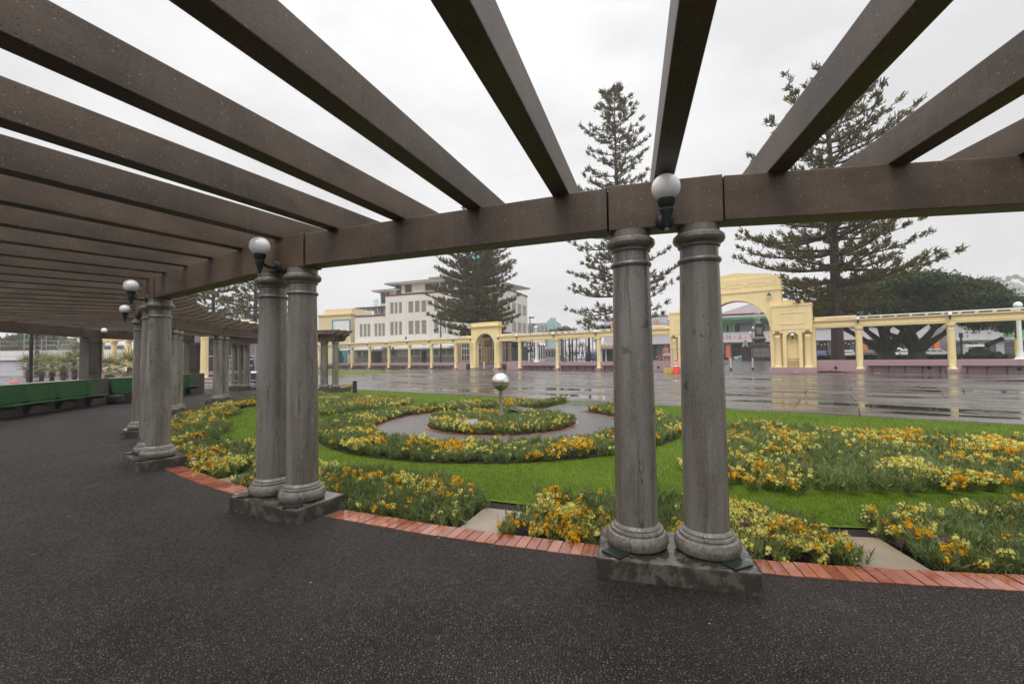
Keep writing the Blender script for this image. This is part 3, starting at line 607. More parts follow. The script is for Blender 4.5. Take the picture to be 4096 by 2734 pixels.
# round path, its exit to the plaza, and its thin brick edges
pp = []
for k in range(81):
    a = 104 + 332 * k / 80
    pp.append((3.12 * cos(R_(a)), 3.12 * sin(R_(a))))
pp += [(.85, 4.2), (.95, 5.0), (1.2, BE + .05), (-1.2, BE + .05), (-.95, 5.0), (-.85, 4.2)]
polyface([gxy(*q) for q in pp], GZ + .026, 'round_path', 'path')
def brick_ring(r, n, skip=None, w=.1):
    mb = MB()
    for k in range(n):
        a = 360 * k / n
        if skip and skip(a): continue
        mb.arc(r, r + w, a + .03 * 360 / n, a + .97 * 360 / n, GZ - .03, GZ + .038 + random.uniform(-.004, .004), 1)
    for v in range(len(mb.v)): mb.v[v] = (mb.v[v][0] + SX, mb.v[v][1] + SY, mb.v[v][2])
    return mb
ang_exit = math.degrees(GA) + 90
struct(brick_ring(1.9, 56, None, .08), 'round_bed_edging', 'brick')
struct(brick_ring(3.1, 90, lambda a: abs((a - ang_exit + 180) % 360 - 180) < 14, .08), 'path_edging', 'brick')
polyface([(SX + 1.91 * cos(k * pi / 20), SY + 1.91 * sin(k * pi / 20)) for k in range(40)], GZ + .034, 'round_bed_soil', 'soil')
cres = [(4.42 * cos(R_(a)), 4.42 * sin(R_(a))) for a in np.linspace(101, 439, 60)] + [(3.2 * cos(R_(a)), 3.2 * sin(R_(a))) for a in np.linspace(437, 103, 60)]
polyface([gxy(*q) for q in cres], GZ + .03, 'crescent_bed_soil', 'soil')
# stepping slabs through the ring bed
def slab_a(i): return th(i) + (-.9 if i == .5 else (.8 if i == 1.5 else 0))
slab_lab = {1: 'wet tan stone slab set in the flowers right of the nearest column pair', 2: 'wet tan stone slab between the two nearest column pairs, beside red bricks', 3: 'tan stone slab peeping out behind the second column pair'}
for k, i in enumerate((0.5, 1.5, 2.5)):
    a = slab_a(i)
    o = MB().box(-.235, .235, -.36, .36, -.06, .0).build('stone_slab', 'slab', None, bevel=.012)
    P = ring(16.39, a, GZ + .075); o.location = P; o.rotation_euler = (0, 0, R_(a - 90)); tag(o, slab_lab[k + 1], 'stone slab', 'stone slabs in the flower border')

# ------------------------------------------------------------------ things in the garden
t = thing('gazing_sphere', 'polished steel sphere on a steel post in the round flower bed', 'sculpture', (SX - .01, SY, GZ))
MB().ball((0, 0, 1.085), .236, 0, 48).build('sphere', 'chrome', t, 60)
MB().lathe([(.07, 0), (.05, .03), (.048, .86)], 20).build('post', 'dullsteel', t, 40)
p_ = at(2075, 12.35); o = MB().lathe([(.06, 0), (.2, .13), (.32, .24), (.3, .25), (.12, .18)], 28).build('stone_bowl', 'granite', None, 30)
o.location = (p_[0], p_[1], GZ + .05); o.rotation_euler = (R_(5), R_(8), 0); tag(o, 'dark shallow stone bowl among the flowers behind the steel sphere', 'bowl')
p_ = at(1876, 10.75); o = MB().box(-.2, .2, -.15, .15, 0, .07).build('plaque_stone', 'plate', None, bevel=.012); o.location = (p_[0], p_[1], GZ + .12); o.rotation_euler = (R_(18), 0, R_(8))
tag(o, 'small grey slanted plaque stone at the front of the round bed', 'plaque')
p_ = (-5.0, 6.98); o = MB().box(-.022, .022, -.035, .035, 0, .22).box(.023, .035, -.03, .03, 0, .215).build('marker_post', 'winframe', None, bevel=.004); o.location = (p_[0], p_[1], GZ); o.rotation_euler = (0, 0, R_(30))
tag(o, 'short pale plastic post beside the third plinth and flowers', 'post')
p_ = at(1419, 22.6); o = MB().box(-.085, .085, -.085, .085, 0, .62).prism([(-.085, -.085), (.085, -.085), (.085, .085), (-.085, .085)], .62, .64).build('timber_bollard', 'iron', None, bevel=.02); o.location = (p_[0], p_[1], GZ)
tag(o, 'short dark timber bollard by the far end of the pergola', 'bollard')

# ------------------------------------------------------------------ planting: wallflowers
rng = np.random.default_rng(11)
def vnoise(x, y, s, seed):
    """smooth value noise on a lattice"""
    r = np.random.default_rng(seed); T = r.random((64, 64)); x = np.asarray(x) / s + 31.3; y = np.asarray(y) / s + 17.7
    xi = np.floor(x).astype(int); yi = np.floor(y).astype(int); fx = x - xi; fy = y - yi; fx = fx * fx * (3 - 2 * fx); fy = fy * fy * (3 - 2 * fy)
    g = lambda i, j: T[i % 64, j % 64]
    return (g(xi, yi) * (1 - fx) + g(xi + 1, yi) * fx) * (1 - fy) + (g(xi, yi + 1) * (1 - fx) + g(xi + 1, yi + 1) * fx) * fy
def quads(C, D, W, L, wid):
    """quads centred on a line from C along D*L with half width W dir"""
    n = len(C); a = C - W * wid[:, None]; b = C + W * wid[:, None]; t = C + D * L[:, None]
    V = np.stack([a, b, t + W * wid[:, None] * .35, t - W * wid[:, None] * .35], 1).reshape(-1, 3)
    return V, np.arange(4 * n).reshape(n, 4)
def unit(v): return v / np.maximum(1e-9, np.linalg.norm(v, axis=1))[:, None]
def flowers(name, inside, bbox, spacing, label, seed, hmean=.3, nst=11, nlf=15, bloom=.5, z=GZ + .03, leaf=1.0):
    r = np.random.default_rng(seed)
    x0, x1, y0, y1 = bbox
    gx, gy = np.meshgrid(np.arange(x0, x1, spacing), np.arange(y0, y1, spacing))
    x = (gx + r.uniform(-.45, .45, gx.shape) * spacing).ravel(); y = (gy + r.uniform(-.45, .45, gy.shape) * spacing).ravel()
    k = inside(x, y); x = x[k]; y = y[k]; n = len(x)
    h = hmean * (.62 + .6 * vnoise(x, y, .55, seed + 1)) * r.uniform(.8, 1.2, n)
    # stems
    S = n * nst; pi_ = np.repeat(np.arange(n), nst)
    az = r.uniform(0, 2 * pi, S); lean = np.abs(r.normal(0, .34, S)); 
    d = np.stack([np.cos(az) * np.sin(lean), np.sin(az) * np.sin(lean), np.cos(lean)], 1)
    base = np.stack([x[pi_] + r.normal(0, .03, S), y[pi_] + r.normal(0, .03, S), np.full(S, z)], 1)
    sl = h[pi_] * r.uniform(.6, 1.1, S)
    tip = base + d * sl[:, None]; tip[:, 2] += 0
    V = []; F = []; MI = []; o = 0
    def put(v, f, m):
        nonlocal o
        V.append(v); F.append(f + o); MI.append(np.full(len(f), m)); o += len(v)
    # leaves along the upper part of each stem, narrow, pointing up and out
    Lc = S * nlf; si = np.repeat(np.arange(S), nlf); s = r.uniform(.12, 1.02, Lc)
    C = base[si] + d[si] * (sl[si] * s)[:, None]
    aa = r.uniform(0, 2 * pi, Lc); el = r.uniform(.15, 1.15, Lc)
    D = unit(np.stack([np.cos(aa) * np.cos(el), np.sin(aa) * np.cos(el), np.sin(el)], 1) + d[si] * .5)
    W = unit(np.cross(D, np.stack([r.normal(size=Lc), r.normal(size=Lc), r.normal(size=Lc)], 1)))
    put(*quads(C, D, W, r.uniform(.035, .08, Lc) * leaf, r.uniform(.0028, .0055, Lc) * leaf), 0)
    # blooms
    fx, fy = base[:, 0], base[:, 1]
    pn = vnoise(fx, fy, .62, seed + 2) * .62 + vnoise(fx, fy, .2, seed + 3) * .38
    cn = vnoise(fx, fy, .5, seed + 4) * .6 + vnoise(fx, fy, .17, seed + 8) * .4; pp_ = vnoise(fx, fy, .4, seed + 5)
    want = r.random(S) < np.clip((pn - (.8 - bloom * .55)) * 2.8, .03, .85)
    fi = np.where(want)[0]
    kind = np.where(cn[fi] > .43, 1, 2)
    kind = np.where((pp_[fi] > .9) & (r.random(len(fi)) < .5), 3, kind); kind = np.where((pp_[fi] < .09) & (r.random(len(fi)) < .5), 4, kind)
    kind = np.where(r.random(len(fi)) < .18, 3 - np.minimum(kind, 2), kind); kind = np.where(kind == 0, 1, kind)
    npet = 15; P = len(fi) * npet; qi = np.repeat(fi, npet)
    aa = r.uniform(0, 2 * pi, P); rr = r.uniform(.2, 1, P) ** .5 * .029
    C = tip[qi] + np.stack([np.cos(aa) * rr, np.sin(aa) * rr, r.uniform(-.028, .022, P)], 1)
    nd = unit(np.stack([np.cos(aa) * .75, np.sin(aa) * .75, r.uniform(.1, 1, P)], 1))
    W = unit(np.cross(nd, np.stack([r.normal(size=P), r.normal(size=P), r.normal(size=P)], 1))); D = np.cross(nd, W)
    sz = r.uniform(.0085, .0135, P) * (1 if leaf <= 1 else 1.15)
    v = np.stack([C - W * sz[:, None] - D * sz[:, None] * .6, C + W * sz[:, None] * .8 - D * sz[:, None], C + W * sz[:, None] + D * sz[:, None] * .8, C - W * sz[:, None] * .7 + D * sz[:, None]], 1).reshape(-1, 3)
    f = np.arange(4 * P).reshape(P, 4)
    V.append(v); F.append(f + o); MI.append(np.repeat(kind, npet)); o += len(v)
    ob = raw(name, np.concatenate(V), np.concatenate(F), ['wall', 'petalY', 'petalO', 'petalP', 'petalR'], np.concatenate(MI))
    tag(ob, label, 'flower bed', 'beds of yellow and orange wallflowers', 'stuff')
    return ob
def rc(x, y): return np.hypot(x - CX, y - CY), np.degrees(np.arctan2(y - CY, x - CX)) % 360
def in_ring(lo, hi):
    def f(x, y):
        r, a = rc(x, y)
        u = (TH1 - a) / DTH; us = u + np.where((u > -1) & (u < 0), -.9, np.where((u > 0) & (u < 1), .8, 0)) / DTH; dm = np.abs((us - .5) - np.round(us - .5)) * DTH        # degrees from the mid-bay slab
        inner = 15.55 + np.where(dm < 1.0, .2, 0) + .25 * np.cos(np.radians(dm / 6.6 * 180))
        ok = (r > inner) & (r < 16.72) & (a > lo) & (a < hi)
        slab = (np.abs(dm) < .88) & (r > 15.85)
        dp = np.abs(u - np.round(u)) * DTH
        pl = (dp < 2.05) & (r > 16.66)
        return ok & ~slab & ~pl
    return f
def bb(f, margin=0): return f
flowers('ring_border_flowers', in_ring(248.8, 290), (-1, 8, 2.4, 6.5), .125, 'nearest strip of wallflowers along the bricks, right of the tan slab', 21, .19, 14, 16, .6)
flowers('ring_border_flowers', in_ring(235.4, 248.4), (-4.6, .2, 3.5, 8), .13, 'strip of wallflowers along the bricks between the two nearest column pairs', 22, .19, 14, 15, .57)
flowers('ring_border_flowers', in_ring(160, 235.0), (-11.5, -3, 5.5, 26), .15, 'curving strip of wallflowers between the left columns and the lawn', 23, .19, 11, 12, .68, leaf=1.25)
def in_cres(x, y):
    a, b = gab(x, y); d = np.hypot(a, b)
    ann = (d > 3.22) & (d < 4.42) & ~((np.abs(a) < .95) & (b > 0))
    tail = (b > 3.2) & (b < 5.4) & (a < -.98) & (a > -1.9 + (b - 3.2) * .28)
    return ann | tail
flowers('crescent_bed_flowers', in_cres, (-5.5, 5, 6.5, 17.5), .15, 'crescent of wallflowers round the outside of the circular path', 24, .18, 12, 13, .5, leaf=1.2)
flowers('round_bed_flowers', lambda x, y: (np.hypot(x - SX, y - SY) < 1.86) & ~((np.abs(x + 1.02) < .2) & (np.abs(y - 10.6) < .3)) , (-2.3, 1.7, 9.6, 13.6), .14, 'round bed of wallflowers about the post of the steel sphere', 25, .2, 12, 13, .46, leaf=1.2)
def in_side(s):
    def f(x, y):
        a, b = gab(x, y); a = a * s; r, _ = rc(x, y)
        c1 = (a > 5.15) & (b < 2.3) & (r < 14.62)
        cut = (a - 5.15) + (2.3 - b) > .9
        cut2 = (a - 5.15) + (14.62 - r) > .8
        return c1 & cut & cut2
    return f
flowers('side_bed_flowers', in_side(1), (2.5, 15, -.5, 10), .155, 'broad bed of yellow and orange wallflowers on the right of the lawn', 26, .2, 12, 13, .72, leaf=1.2)
flowers('side_bed_flowers', in_side(-1), (-14, -2.5, 8.5, 24), .19, 'broad bed of wallflowers at the back of the lawn, left of the sphere', 27, .2, 10, 10, .62, leaf=1.6)

# grass blades on the lawn
def blades(n, seed):
    r = np.random.default_rng(seed)
    # more blades near the camera
    x = []; y = []
    D = 4.2 * (24 / 4.2) ** (r.random(n) ** 1.1); w = r.uniform(-1.05, 1.2, n)
    x = D * w; y = D
    rr, a = rc(x, y); ga, gb = gab(x, y)
    k = (rr < 15.62) & (gb < BE) & (np.hypot(ga, gb) > 4.35) & ~in_side(1)(x, y) & ~in_side(-1)(x, y)
    x = x[k]; y = y[k]; m = len(x)
    C = np.stack([x, y, np.full(m, GZ + .018)], 1)
    az = r.uniform(0, 2 * pi, m); el = r.uniform(.6, 1.5, m)
    Dv = np.stack([np.cos(az) * np.cos(el), np.sin(az) * np.cos(el), np.sin(el)], 1); W = np.stack([-np.sin(az), np.cos(az), np.zeros(m)], 1)
    sc = np.clip(y / 8, .8, 2.2)
    V, F = quads(C, Dv, W, r.uniform(.02, .05, m) * np.sqrt(sc), .002 * sc)
    ob = raw('grass', V, F, ['grass']); tag(ob, 'short mown green grass of the lawn round the flower beds', 'grass', None, 'stuff')
blades(450000, 31)
# ================================================================== ground sheets
LA = R_(-36.3)                                     # bearing of the yellow colonnade
LP = (1.07, 59.7)
le, ln = (cos(LA), sin(LA)), (-sin(LA), cos(LA))
def lxy(t, n=0): return LP[0] + t * le[0] + n * ln[0], LP[1] + t * le[1] + n * ln[1]
g_ = MB().add([(-3000, -3000, -.3), (3000, -3000, -.3), (3000, 3000, -.3), (-3000, 3000, -.3)], [(0, 1, 2, 3)]); struct(g_, 'ground', 'street')
pz = MB().add([(-60, -40, 0), (90, -40, 0), (90, 62, 0), (-60, 62, 0)], [(0, 1, 2, 3)])
o = struct(pz, 'plaza', 'plaza'); o.location = (LP[0], LP[1], GZ - .006); o.rotation_euler = (0, 0, LA)
# move plaza so it ends under the colonnade wall
for v in o.data.vertices: v.co.y -= 61.4 if v.co.y > 0 else 60
# street level beyond, with ramps through the two arches
st = MB()
def lq(t0, t1, n0, n1, z0, z1):
    a = [lxy(t0, n0), lxy(t1, n0), lxy(t1, n1), lxy(t0, n1)]
    st.add([(a[0][0], a[0][1], z0), (a[1][0], a[1][1], z0), (a[2][0], a[2][1], z1), (a[3][0], a[3][1], z1)], [(0, 1, 2, 3)])
segs = [(-400, -7.7, 0), (-7.7, -4.0, 1), (-4.0, 23.3, 0), (23.3, 29.5, 1), (29.5, 400, 0)]
for t0, t1, rampq in segs:
    if rampq: lq(t0, t1, .0, 14, GZ, STR)
    else: lq(t0, t1, .25, 14, STR, STR)
    lq(t0, t1, 14, 900, STR, STR)
struct(st, 'street', 'street')
sv = MB()
for t in (-7.7, -4.0, 23.3, 29.5):
    a = lxy(t, .25); b_ = lxy(t, 14); sv.add([(a[0], a[1], GZ - .1), (b_[0], b_[1], GZ - .1), (b_[0], b_[1], STR), (a[0], a[1], STR)], [(0, 1, 2, 3)])
struct(sv, 'ramp_walls', 'pink')
lw = [lxy(*q) for q in ((30.5, .6), (62, .6), (62, 26), (33, 26))]
polyface(lw, STR + .004, 'park_lawn', 'lawn')
# far lawn on the plaza, left
pl_ = [at(1706, 59), at(1366, 49.5), (-44, 57), (-60, 75), at(1366, 68)]
polyface(pl_, GZ + .004, 'plaza_lawn', 'lawn')

# ================================================================== yellow colonnades
def yel_thing(name, label, cat, t, n=0, group=None): 
    x, y = lxy(t, n); return thing(name, label, cat, (x, y, GZ), LA, group)
H0 = -GZ                                           # local z of world zero
col_p = [(.33, .3), (.33, .36), (.27, .43), (.235, .5), (.25, 1.2), (.235, 3.35), (.262, 3.38), (.262, 3.42), (.235, 3.45), (.235, 3.62), (.27, 3.66), (.27, 3.7), (.33, 3.76), (.33, 3.94)]
YC = {}
def colonnade(label, cols, t0, t1, seats, raised=()):
    T = yel_thing('colonnade', label, 'colonnade', t0)
    L = t1 - t0
    for c_ in cols:
        x = c_ - t0
        if 'c' not in YC:
            o = MB().lathe(col_p, 24).build('column', 'yellow', T, 35); YC['c'] = o
            MB().box(-.36, .36, -.36, .36, 0, .3).build('pedestal', 'pink', o, bevel=.015)
        else: o = dup(YC['c'], T)
        o.location = (x, 0, 0)
    mb = MB()
    mb.prismy([(0, 3.94), (L, 3.94), (L, 4.62), (0, 4.62)], -.24, .24)
    mb.prismy([(0, 4.08), (L, 4.08), (L, 4.12), (0, 4.12)], -.275, -.241)
    mb.prismy([(0, 4.46), (L, 4.46), (L, 4.54), (0, 4.54)], -.33, -.241)
    mb.prismy([(0, 4.54), (L, 4.54), (L, 4.625), (0, 4.625)], -.4, -.242)
    mb.build('entablature', 'yellow', T, bevel=.01)
    # white open rails lying on top
    rl = MB()
    for y in (-.3, -.05, .2): rl.box(.8, L - .8, y - .03, y + .03, 4.78, 4.86)
    k = .9
    while k < L - .8: rl.box(k, k + .1, -.42, .36, 4.66, 4.775); rl.box(k + .02, k + .08, -.05, .0, 4.626, 4.66); k += .95
    rl.build('roof_rail', 'white', T)
    for (a, b_) in raised: MB().box(a - t0, b_ - t0, -.2, .3, 4.626, 4.95).build('parapet', 'yellow', T, bevel=.01)
    wl = MB()
    edges = [t0] + [q for q in cols if t0 + .5 < q < t1 - .5] + [t1]
    for a, b_ in zip(edges[:-1], edges[1:]):
        wl.box(a - t0 + (.2 if a in cols else 0), b_ - t0 - (.2 if b_ in cols else 0), -.12, .14, 0, 1.07)
        MBs = MB().box(a - t0 + .5, b_ - t0 - .3, -.62, -.13, .55, .59)
        if (a, b_) != seats:
            s_ = None
            if b_ - a > 4.2:
                s_ = MBs.build('seat', 'black', T)
                mb2 = MB(); k = a - t0 + .8
                while k < b_ - t0 - .4:
                    mb2.tube([(k, -.58, .545), (k, -.2, .05)], .022, 6); mb2.tube([(k, -.15, .545), (k, -.15, .02)], .02, 6); k += 1.05
                mb2.build('seat_bracket', 'black', s_)
    wl.build('low_wall', 'pink', T, bevel=.015)
    return T
cl_ = [-59.9, -54.5, -49.0, -43.5, -38.1, -32.8, -27.5, -22.2, -17, -11.8]
colonnade('long yellow colonnade on pink wall, left of the small arch', cl_, -65, -8.3, None, [(-10.6, -8.4)])
colonnade('yellow colonnade on pink wall between the small arch and the tall arch', [-.04, 5.8, 11.5, 17.0], -3.4, 20.1, None, [(-3.3, -1.2), (18, 20)])
colonnade('yellow colonnade on pink wall right of the tall arch', [35.94, 41.67, 47.4], 32.7, 53, None, [(32.8, 35.8)])
# small globe lamps on the colonnade
proto = None
def col_lamp(t, label, z=4.55 - .12, n=-.42):
    global proto
    x, y = lxy(t, n)
    if proto is None:
        proto = thing('wall_lamp', label, 'lamp', (x, y, z), LA, 'small globe lamps on the yellow colonnade')
        MB().ball((0, -.1, .06), .14, 0, 16).build('globe', 'globe', proto, 60)
        MB().lathe([(.02, -.38), (.05, -.2), (.09, -.08)], 10, 0, -.1, 0).tube([(0, -.1, -.25), (0, .05, -.28), (0, .16, -.24)], .05, 8).build('bracket', 'black', proto, 40)
        return proto
    return dup(proto, None, (x, y, z), None, label)
nm = ['leftmost', 'second', 'third', 'fourth', 'fifth', 'sixth']
for k, t in enumerate((-38.3, -33, -27.7, -22.4, -17.2, -12)): col_lamp(t, nm[k] + ' small globe lamp from the left on the yellow colonnade left of the small arch')
col_lamp(-8.5, 'small globe lamp just left of the small yellow arch'); col_lamp(-3.4, 'small globe lamp just right of the small yellow arch')
for k, t in enumerate((-.25, 5.5, 11.3)): col_lamp(t, ['first', 'second', 'third'][k] + ' small globe lamp right of the small arch, over a yellow column')
for k, t in enumerate((35.9, 41.6)): col_lamp(t, ['small globe lamp over the first column right of the tall arch', 'small globe lamp over the second column right of the tall arch'][k])
for k, (t, l) in enumerate(((-23.2, 'black floodlight on top of the colonnade, the left one of two'), (-9.6, 'black floodlight on top of the colonnade, close to the small arch'))):
    x, y = lxy(t, -.1); o = MB().box(-.1, .1, -.08, .1, .25, .75, 0, Matrix.Rotation(R_(-20), 4, 'X')).tube([(0, 0, 0), (0, 0, .35)], .03).build('floodlight', 'black', None); o.location = (x, y, 4.5); o.rotation_euler = (0, 0, LA); tag(o, l, 'floodlight', 'floodlights on the colonnade')

# small arch (local x = t + 8.45)
T = yel_thing('small_arch', 'small yellow archway with dentil cornice in the middle of the colonnade', 'archway', -5.87)
mb = MB()
HW = 2.5; rr_, sp, top = 1.72, 3.42, 6.55
pts = [(-HW, 0), (-rr_, 0), (-rr_, sp)] + [(rr_ * cos(pi - pi * k / 20), sp + rr_ * sin(pi - pi * k / 20)) for k in range(1, 20)] + [(rr_, sp), (rr_, 0), (HW, 0), (HW, top), (-HW, top)]
mb.prismy(pts, -.4, .4); mb.build('arch_wall', 'yellow', T, bevel=.01)
mb = MB()
for z0, z1, e in ((5.95, 6.03, .1), (6.03, 6.14, .2), (6.14, 6.22, .26)): mb.box(-HW - e, HW + e, -.4 - e, .4 + e, z0 + .001, z1)
k = -HW
while k < HW: mb.box(k, k + .11, -.53, -.401, 5.86, 5.949); k += .24
mb.box(-HW - .03, HW + .03, -.43, .43, top + .001, top + .16)
mb.build('cornice', 'yellow', T, bevel=.008)
for s in (-1, 1):
    MB().lathe([(.34, .3), (.34, .36), (.28, .45), (.27, .5), (.27, 3.5), (.3, 3.55), (.32, 3.9)], 20, s * 2.45, -.35).build('column', 'yellow', T, 35)
    MB().box(s * 2.12 - .5, s * 2.12 + .5, -.72, .45, -.02, .3).build('pedestal', 'pink', T, bevel=.01)
    MB().box(s * 1.95 - .3, s * 1.95 + .3, -.44, -.401, sp - .1, sp - .02).build('impost', 'yellow', T)

# tall arch
T = yel_thing('tall_arch', 'tall yellow memorial archway with stepped piers and a gabled top', 'archway', 26.4)
z_ = lambda z: z + H0
rr_, sp = 2.92, z_(3.88)
pts = [(-3.95, 0), (-rr_, 0), (-rr_, sp)] + [(rr_ * cos(pi - pi * k / 28), sp + rr_ * sin(pi - pi * k / 28)) for k in range(1, 28)] + [(rr_, sp), (rr_, 0), (3.95, 0), (3.95, z_(8.98)), (-3.95, z_(8.98))]
MB().prismy(pts, -.5, .5).build('arch_wall', 'yellow', T, bevel=.012)
MB().prismy([(-3.1, z_(8.98) + .001), (3.1, z_(8.98) + .001), (3.1, z_(9.18)), (0, z_(9.62)), (-3.1, z_(9.18))], -.42, .42).build('gable', 'yellow', T, bevel=.012)
mb = MB().box(-4.02, 4.02, -.57, .57, z_(7.56), z_(7.78))
for x in (-2.9, -.97, .97, 2.9): mb.lathe([(.2, 0), (.2, .025), (.16, .035)], 16, M=Matrix.Translation((x, -.5, z_(8.3))) @ Matrix.Rotation(R_(90), 4, 'X'))
for a, b_ in ((-3.6, -3.2), (-2.6, -1.3), (-.65, .65), (1.3, 2.6), (3.2, 3.6)): mb.box(a, b_, -.525, -.501, z_(8.42), z_(8.47)).box(a, b_, -.525, -.501, z_(8.06), z_(8.1))
# archivolt
n = 28
for k in range(n):
    a0 = pi - pi * k / n; a1 = pi - pi * (k + 1) / n
    mb.prismy([((rr_ + .02) * cos(a0), sp + (rr_ + .02) * sin(a0)), ((rr_ + .24) * cos(a0), sp + (rr_ + .24) * sin(a0)), ((rr_ + .24) * cos(a1), sp + (rr_ + .24) * sin(a1)), ((rr_ + .02) * cos(a1), sp + (rr_ + .02) * sin(a1))], -.56, -.501)
mb.build('mouldings', 'yellow', T)
for s in (-1, 1):
    P = MB().box(2.9 * s, 6.45 * s, -.38, .6, .44, z_(3.78)).box(3.15 * s, 6.28 * s, -.95, .62, z_(3.78) + .001, z_(6.05)).box(3.1 * s, 6.33 * s, -1.0, .66, z_(5.9), z_(6.1)).box(3.952 * s, 5.6 * s, -.45, .45, z_(6.101), z_(6.5))
    pier = P.build('pier', 'yellow', T, bevel=.012)
    # niche block
    hw = .76; cx_ = 4.72 * s; nr = .47; nb = []
    pts = [(cx_ - hw, .44), (cx_ - nr, .44), (cx_ - nr, z_(3.05))] + [(cx_ + nr * cos(pi - pi * k / 12), z_(3.05) + nr * sin(pi - pi * k / 12)) for k in range(1, 12)] + [(cx_ + nr, z_(3.05)), (cx_ + nr, .44), (cx_ + hw, .44), (cx_ + hw, z_(3.78)), (cx_ - hw, z_(3.78))]
    MB().prismy(pts, -.92, -.381).build('niche', 'yellow', pier, bevel=.008)
    MB().box(cx_ - .45, cx_ + .45, -.9, -.6, z_(1.05), z_(1.13)).build('shelf', 'pink', pier)
    MB().box(2.8 * s, 6.5 * s, -1.08, .62, -.02, .44).build('plinth', 'pink', pier, bevel=.015)
    fm = MB().box(cx_ - .98, cx_ + .98, -.985, -.951, z_(5.26), z_(5.32)).box(cx_ - .98, cx_ + .98, -.985, -.951, z_(4.25), z_(4.31)).box(cx_ - .98, cx_ - .92, -.985, -.951, z_(4.311), z_(5.259)).box(cx_ + .92, cx_ + .98, -.985, -.951, z_(4.311), z_(5.259))
    fm.build('panel_frame', 'yellow', pier)
    for q in (3.55, 5.88):
        x = q * s
        c_ = MB().lathe([(.36, .44), (.36, .5), (.29, .56), (.275, .62), (.285, 1.3), (.265, 3.2), (.285, 3.24), (.26, 3.28), (.26, 3.42), (.3, 3.46)], 24, x, -.66).build('column', 'yellow', pier, 35)
        cb = MB().box(x - .36, x + .36, -.96, -.4, z_(3.7), z_(3.775))
        for w in (-.3, .3): cb.lathe([(.12, -.28), (.12, .28)], 16, M=Matrix.Translation((x + w, -.68, z_(3.58))) @ Matrix.Rotation(R_(90), 4, 'X'))
        cb.box(x - .3, x + .3, -.9, -.42, z_(3.6), z_(3.7)).build('capital', 'yellow', c_)
def arch_lamp(t, n, z, label, hang):
    x, y = lxy(t, n); t_ = thing('arch_lamp', label, 'lamp', (x, y, z), LA)
    MB().ball((0, -.2, -.1 if hang else .1), .17, 0, 18, sz=.9).build('globe', 'globe', t_, 60)
    mb = MB().tube([(0, .02, .22 if hang else -.2), (0, -.12, .26 if hang else -.24), (0, -.2, .16 if hang else -.14)], .05, 8)
    mb.lathe([(.2, 0), (.15, .12), (.06, .22)] if hang else [(.04, -.3), (.06, -.1), (.1, -.02)], 14, 0, -.2, -.04 if hang else 0)
    mb.build('bracket', 'black', t_, 40)
arch_lamp(29.35, -.5, 7.1, 'white hanging lamp high on the tall yellow arch', True)
arch_lamp(31.12, -.6, 3.2, 'white globe lamp inside the niche of the tall arch', False)

# ================================================================== cream corner building
def fwin(mb, x0, x1, z0, z1, y, bars=1, hb=.5, fm=1, gm=0):
    """window set 6 cm back of a facade lying in y: glass plus frame bars (facade faces -y)"""
    mb.box(x0, x1, y + .1, y + .16, z0, z1, gm)
    w = .1
    for a, b_, c_, d in ((x0, x1, z0, z0 + w), (x0, x1, z1 - w, z1), (x0, x0 + w, z0 + w, z1 - w), (x1 - w, x1, z0 + w, z1 - w)): mb.box(a, b_, y + .03, y + .099, c_, d, fm)
    zm = z0 + (z1 - z0) * hb; mb.box(x0 + w, x1 - w, y + .04, y + .098, zm - .04, zm + .04, fm)
def facade(mb, x0, x1, y0, y1, z0, z1, holes, m=0):
    """wall slab with rectangular openings; holes sorted on a grid of columns"""
    xs = sorted(set([x0, x1] + [h[0] for h in holes] + [h[1] for h in holes])); zs = sorted(set([z0, z1] + [h[2] for h in holes] + [h[3] for h in holes]))
    for a, b_ in zip(xs[:-1], xs[1:]):
        run = None
        for c_, d in list(zip(zs[:-1], zs[1:])) + [(None, None)]:
            solid = c_ is not None and not any(h[0] - 1e-6 <= a and b_ <= h[1] + 1e-6 and h[2] - 1e-6 <= c_ and d <= h[3] + 1e-6 for h in holes)
            if solid: run = [run[0], d] if run else [c_, d]
            elif run: mb.box(a, b_, y0, y1, run[0], run[1], m); run = None
TA = R_(-21); 
T = thing('corner_building', 'large cream four storey corner building with maroon bands and a green dome', 'building', (-27.07, 95, STR), TA)
Z = lambda z: z - STR
holesA = []; wins = []
def row(xs, z0, z1):
    for a, b_ in xs: holesA.append((a, b_, Z(z0), Z(z1)))
trip = [(1.25, 2.1), (2.4, 3.1), (3.45, 4.2), (5.8, 7.0), (7.4, 8.55), (8.97, 10.15), (11.98, 13.1), (13.5, 14.7), (15.1, 16.2)]
row(trip, 11.2, 13.6); row(trip, 6.65, 9.5); row([(1.3, 2.9), (5.8, 7.0), (7.4, 8.5), (11.5, 12.9), (13.3, 14.6), (15, 16.2)], 2.2, 3.4); row([(2.2, 3.2), (9.0, 10.2), (12, 13)], 4.3, 5.2)
mb = MB(); facade(mb, 0, 17, 0, .4, 0, Z(15.0), holesA)
mb.box(0, 17, .41, 14, 0, Z(14.9)); 
for a in (.75, 5.0, 11.1, 16.6): mb.box(a, a + .28, -.07, -.001, Z(4.6), Z(13.8))
for a in (2.2, 3.22, 7.15, 8.72, 13.25, 14.85): mb.box(a - .06, a + .06, -.05, -.001, Z(4.6), Z(13.7))
main = mb.build('wall', 'cream', T)
for h in holesA: fwin(w := MB(), *h, 0, hb=.42); w.build('window', ['winglass', 'winframe'], T)
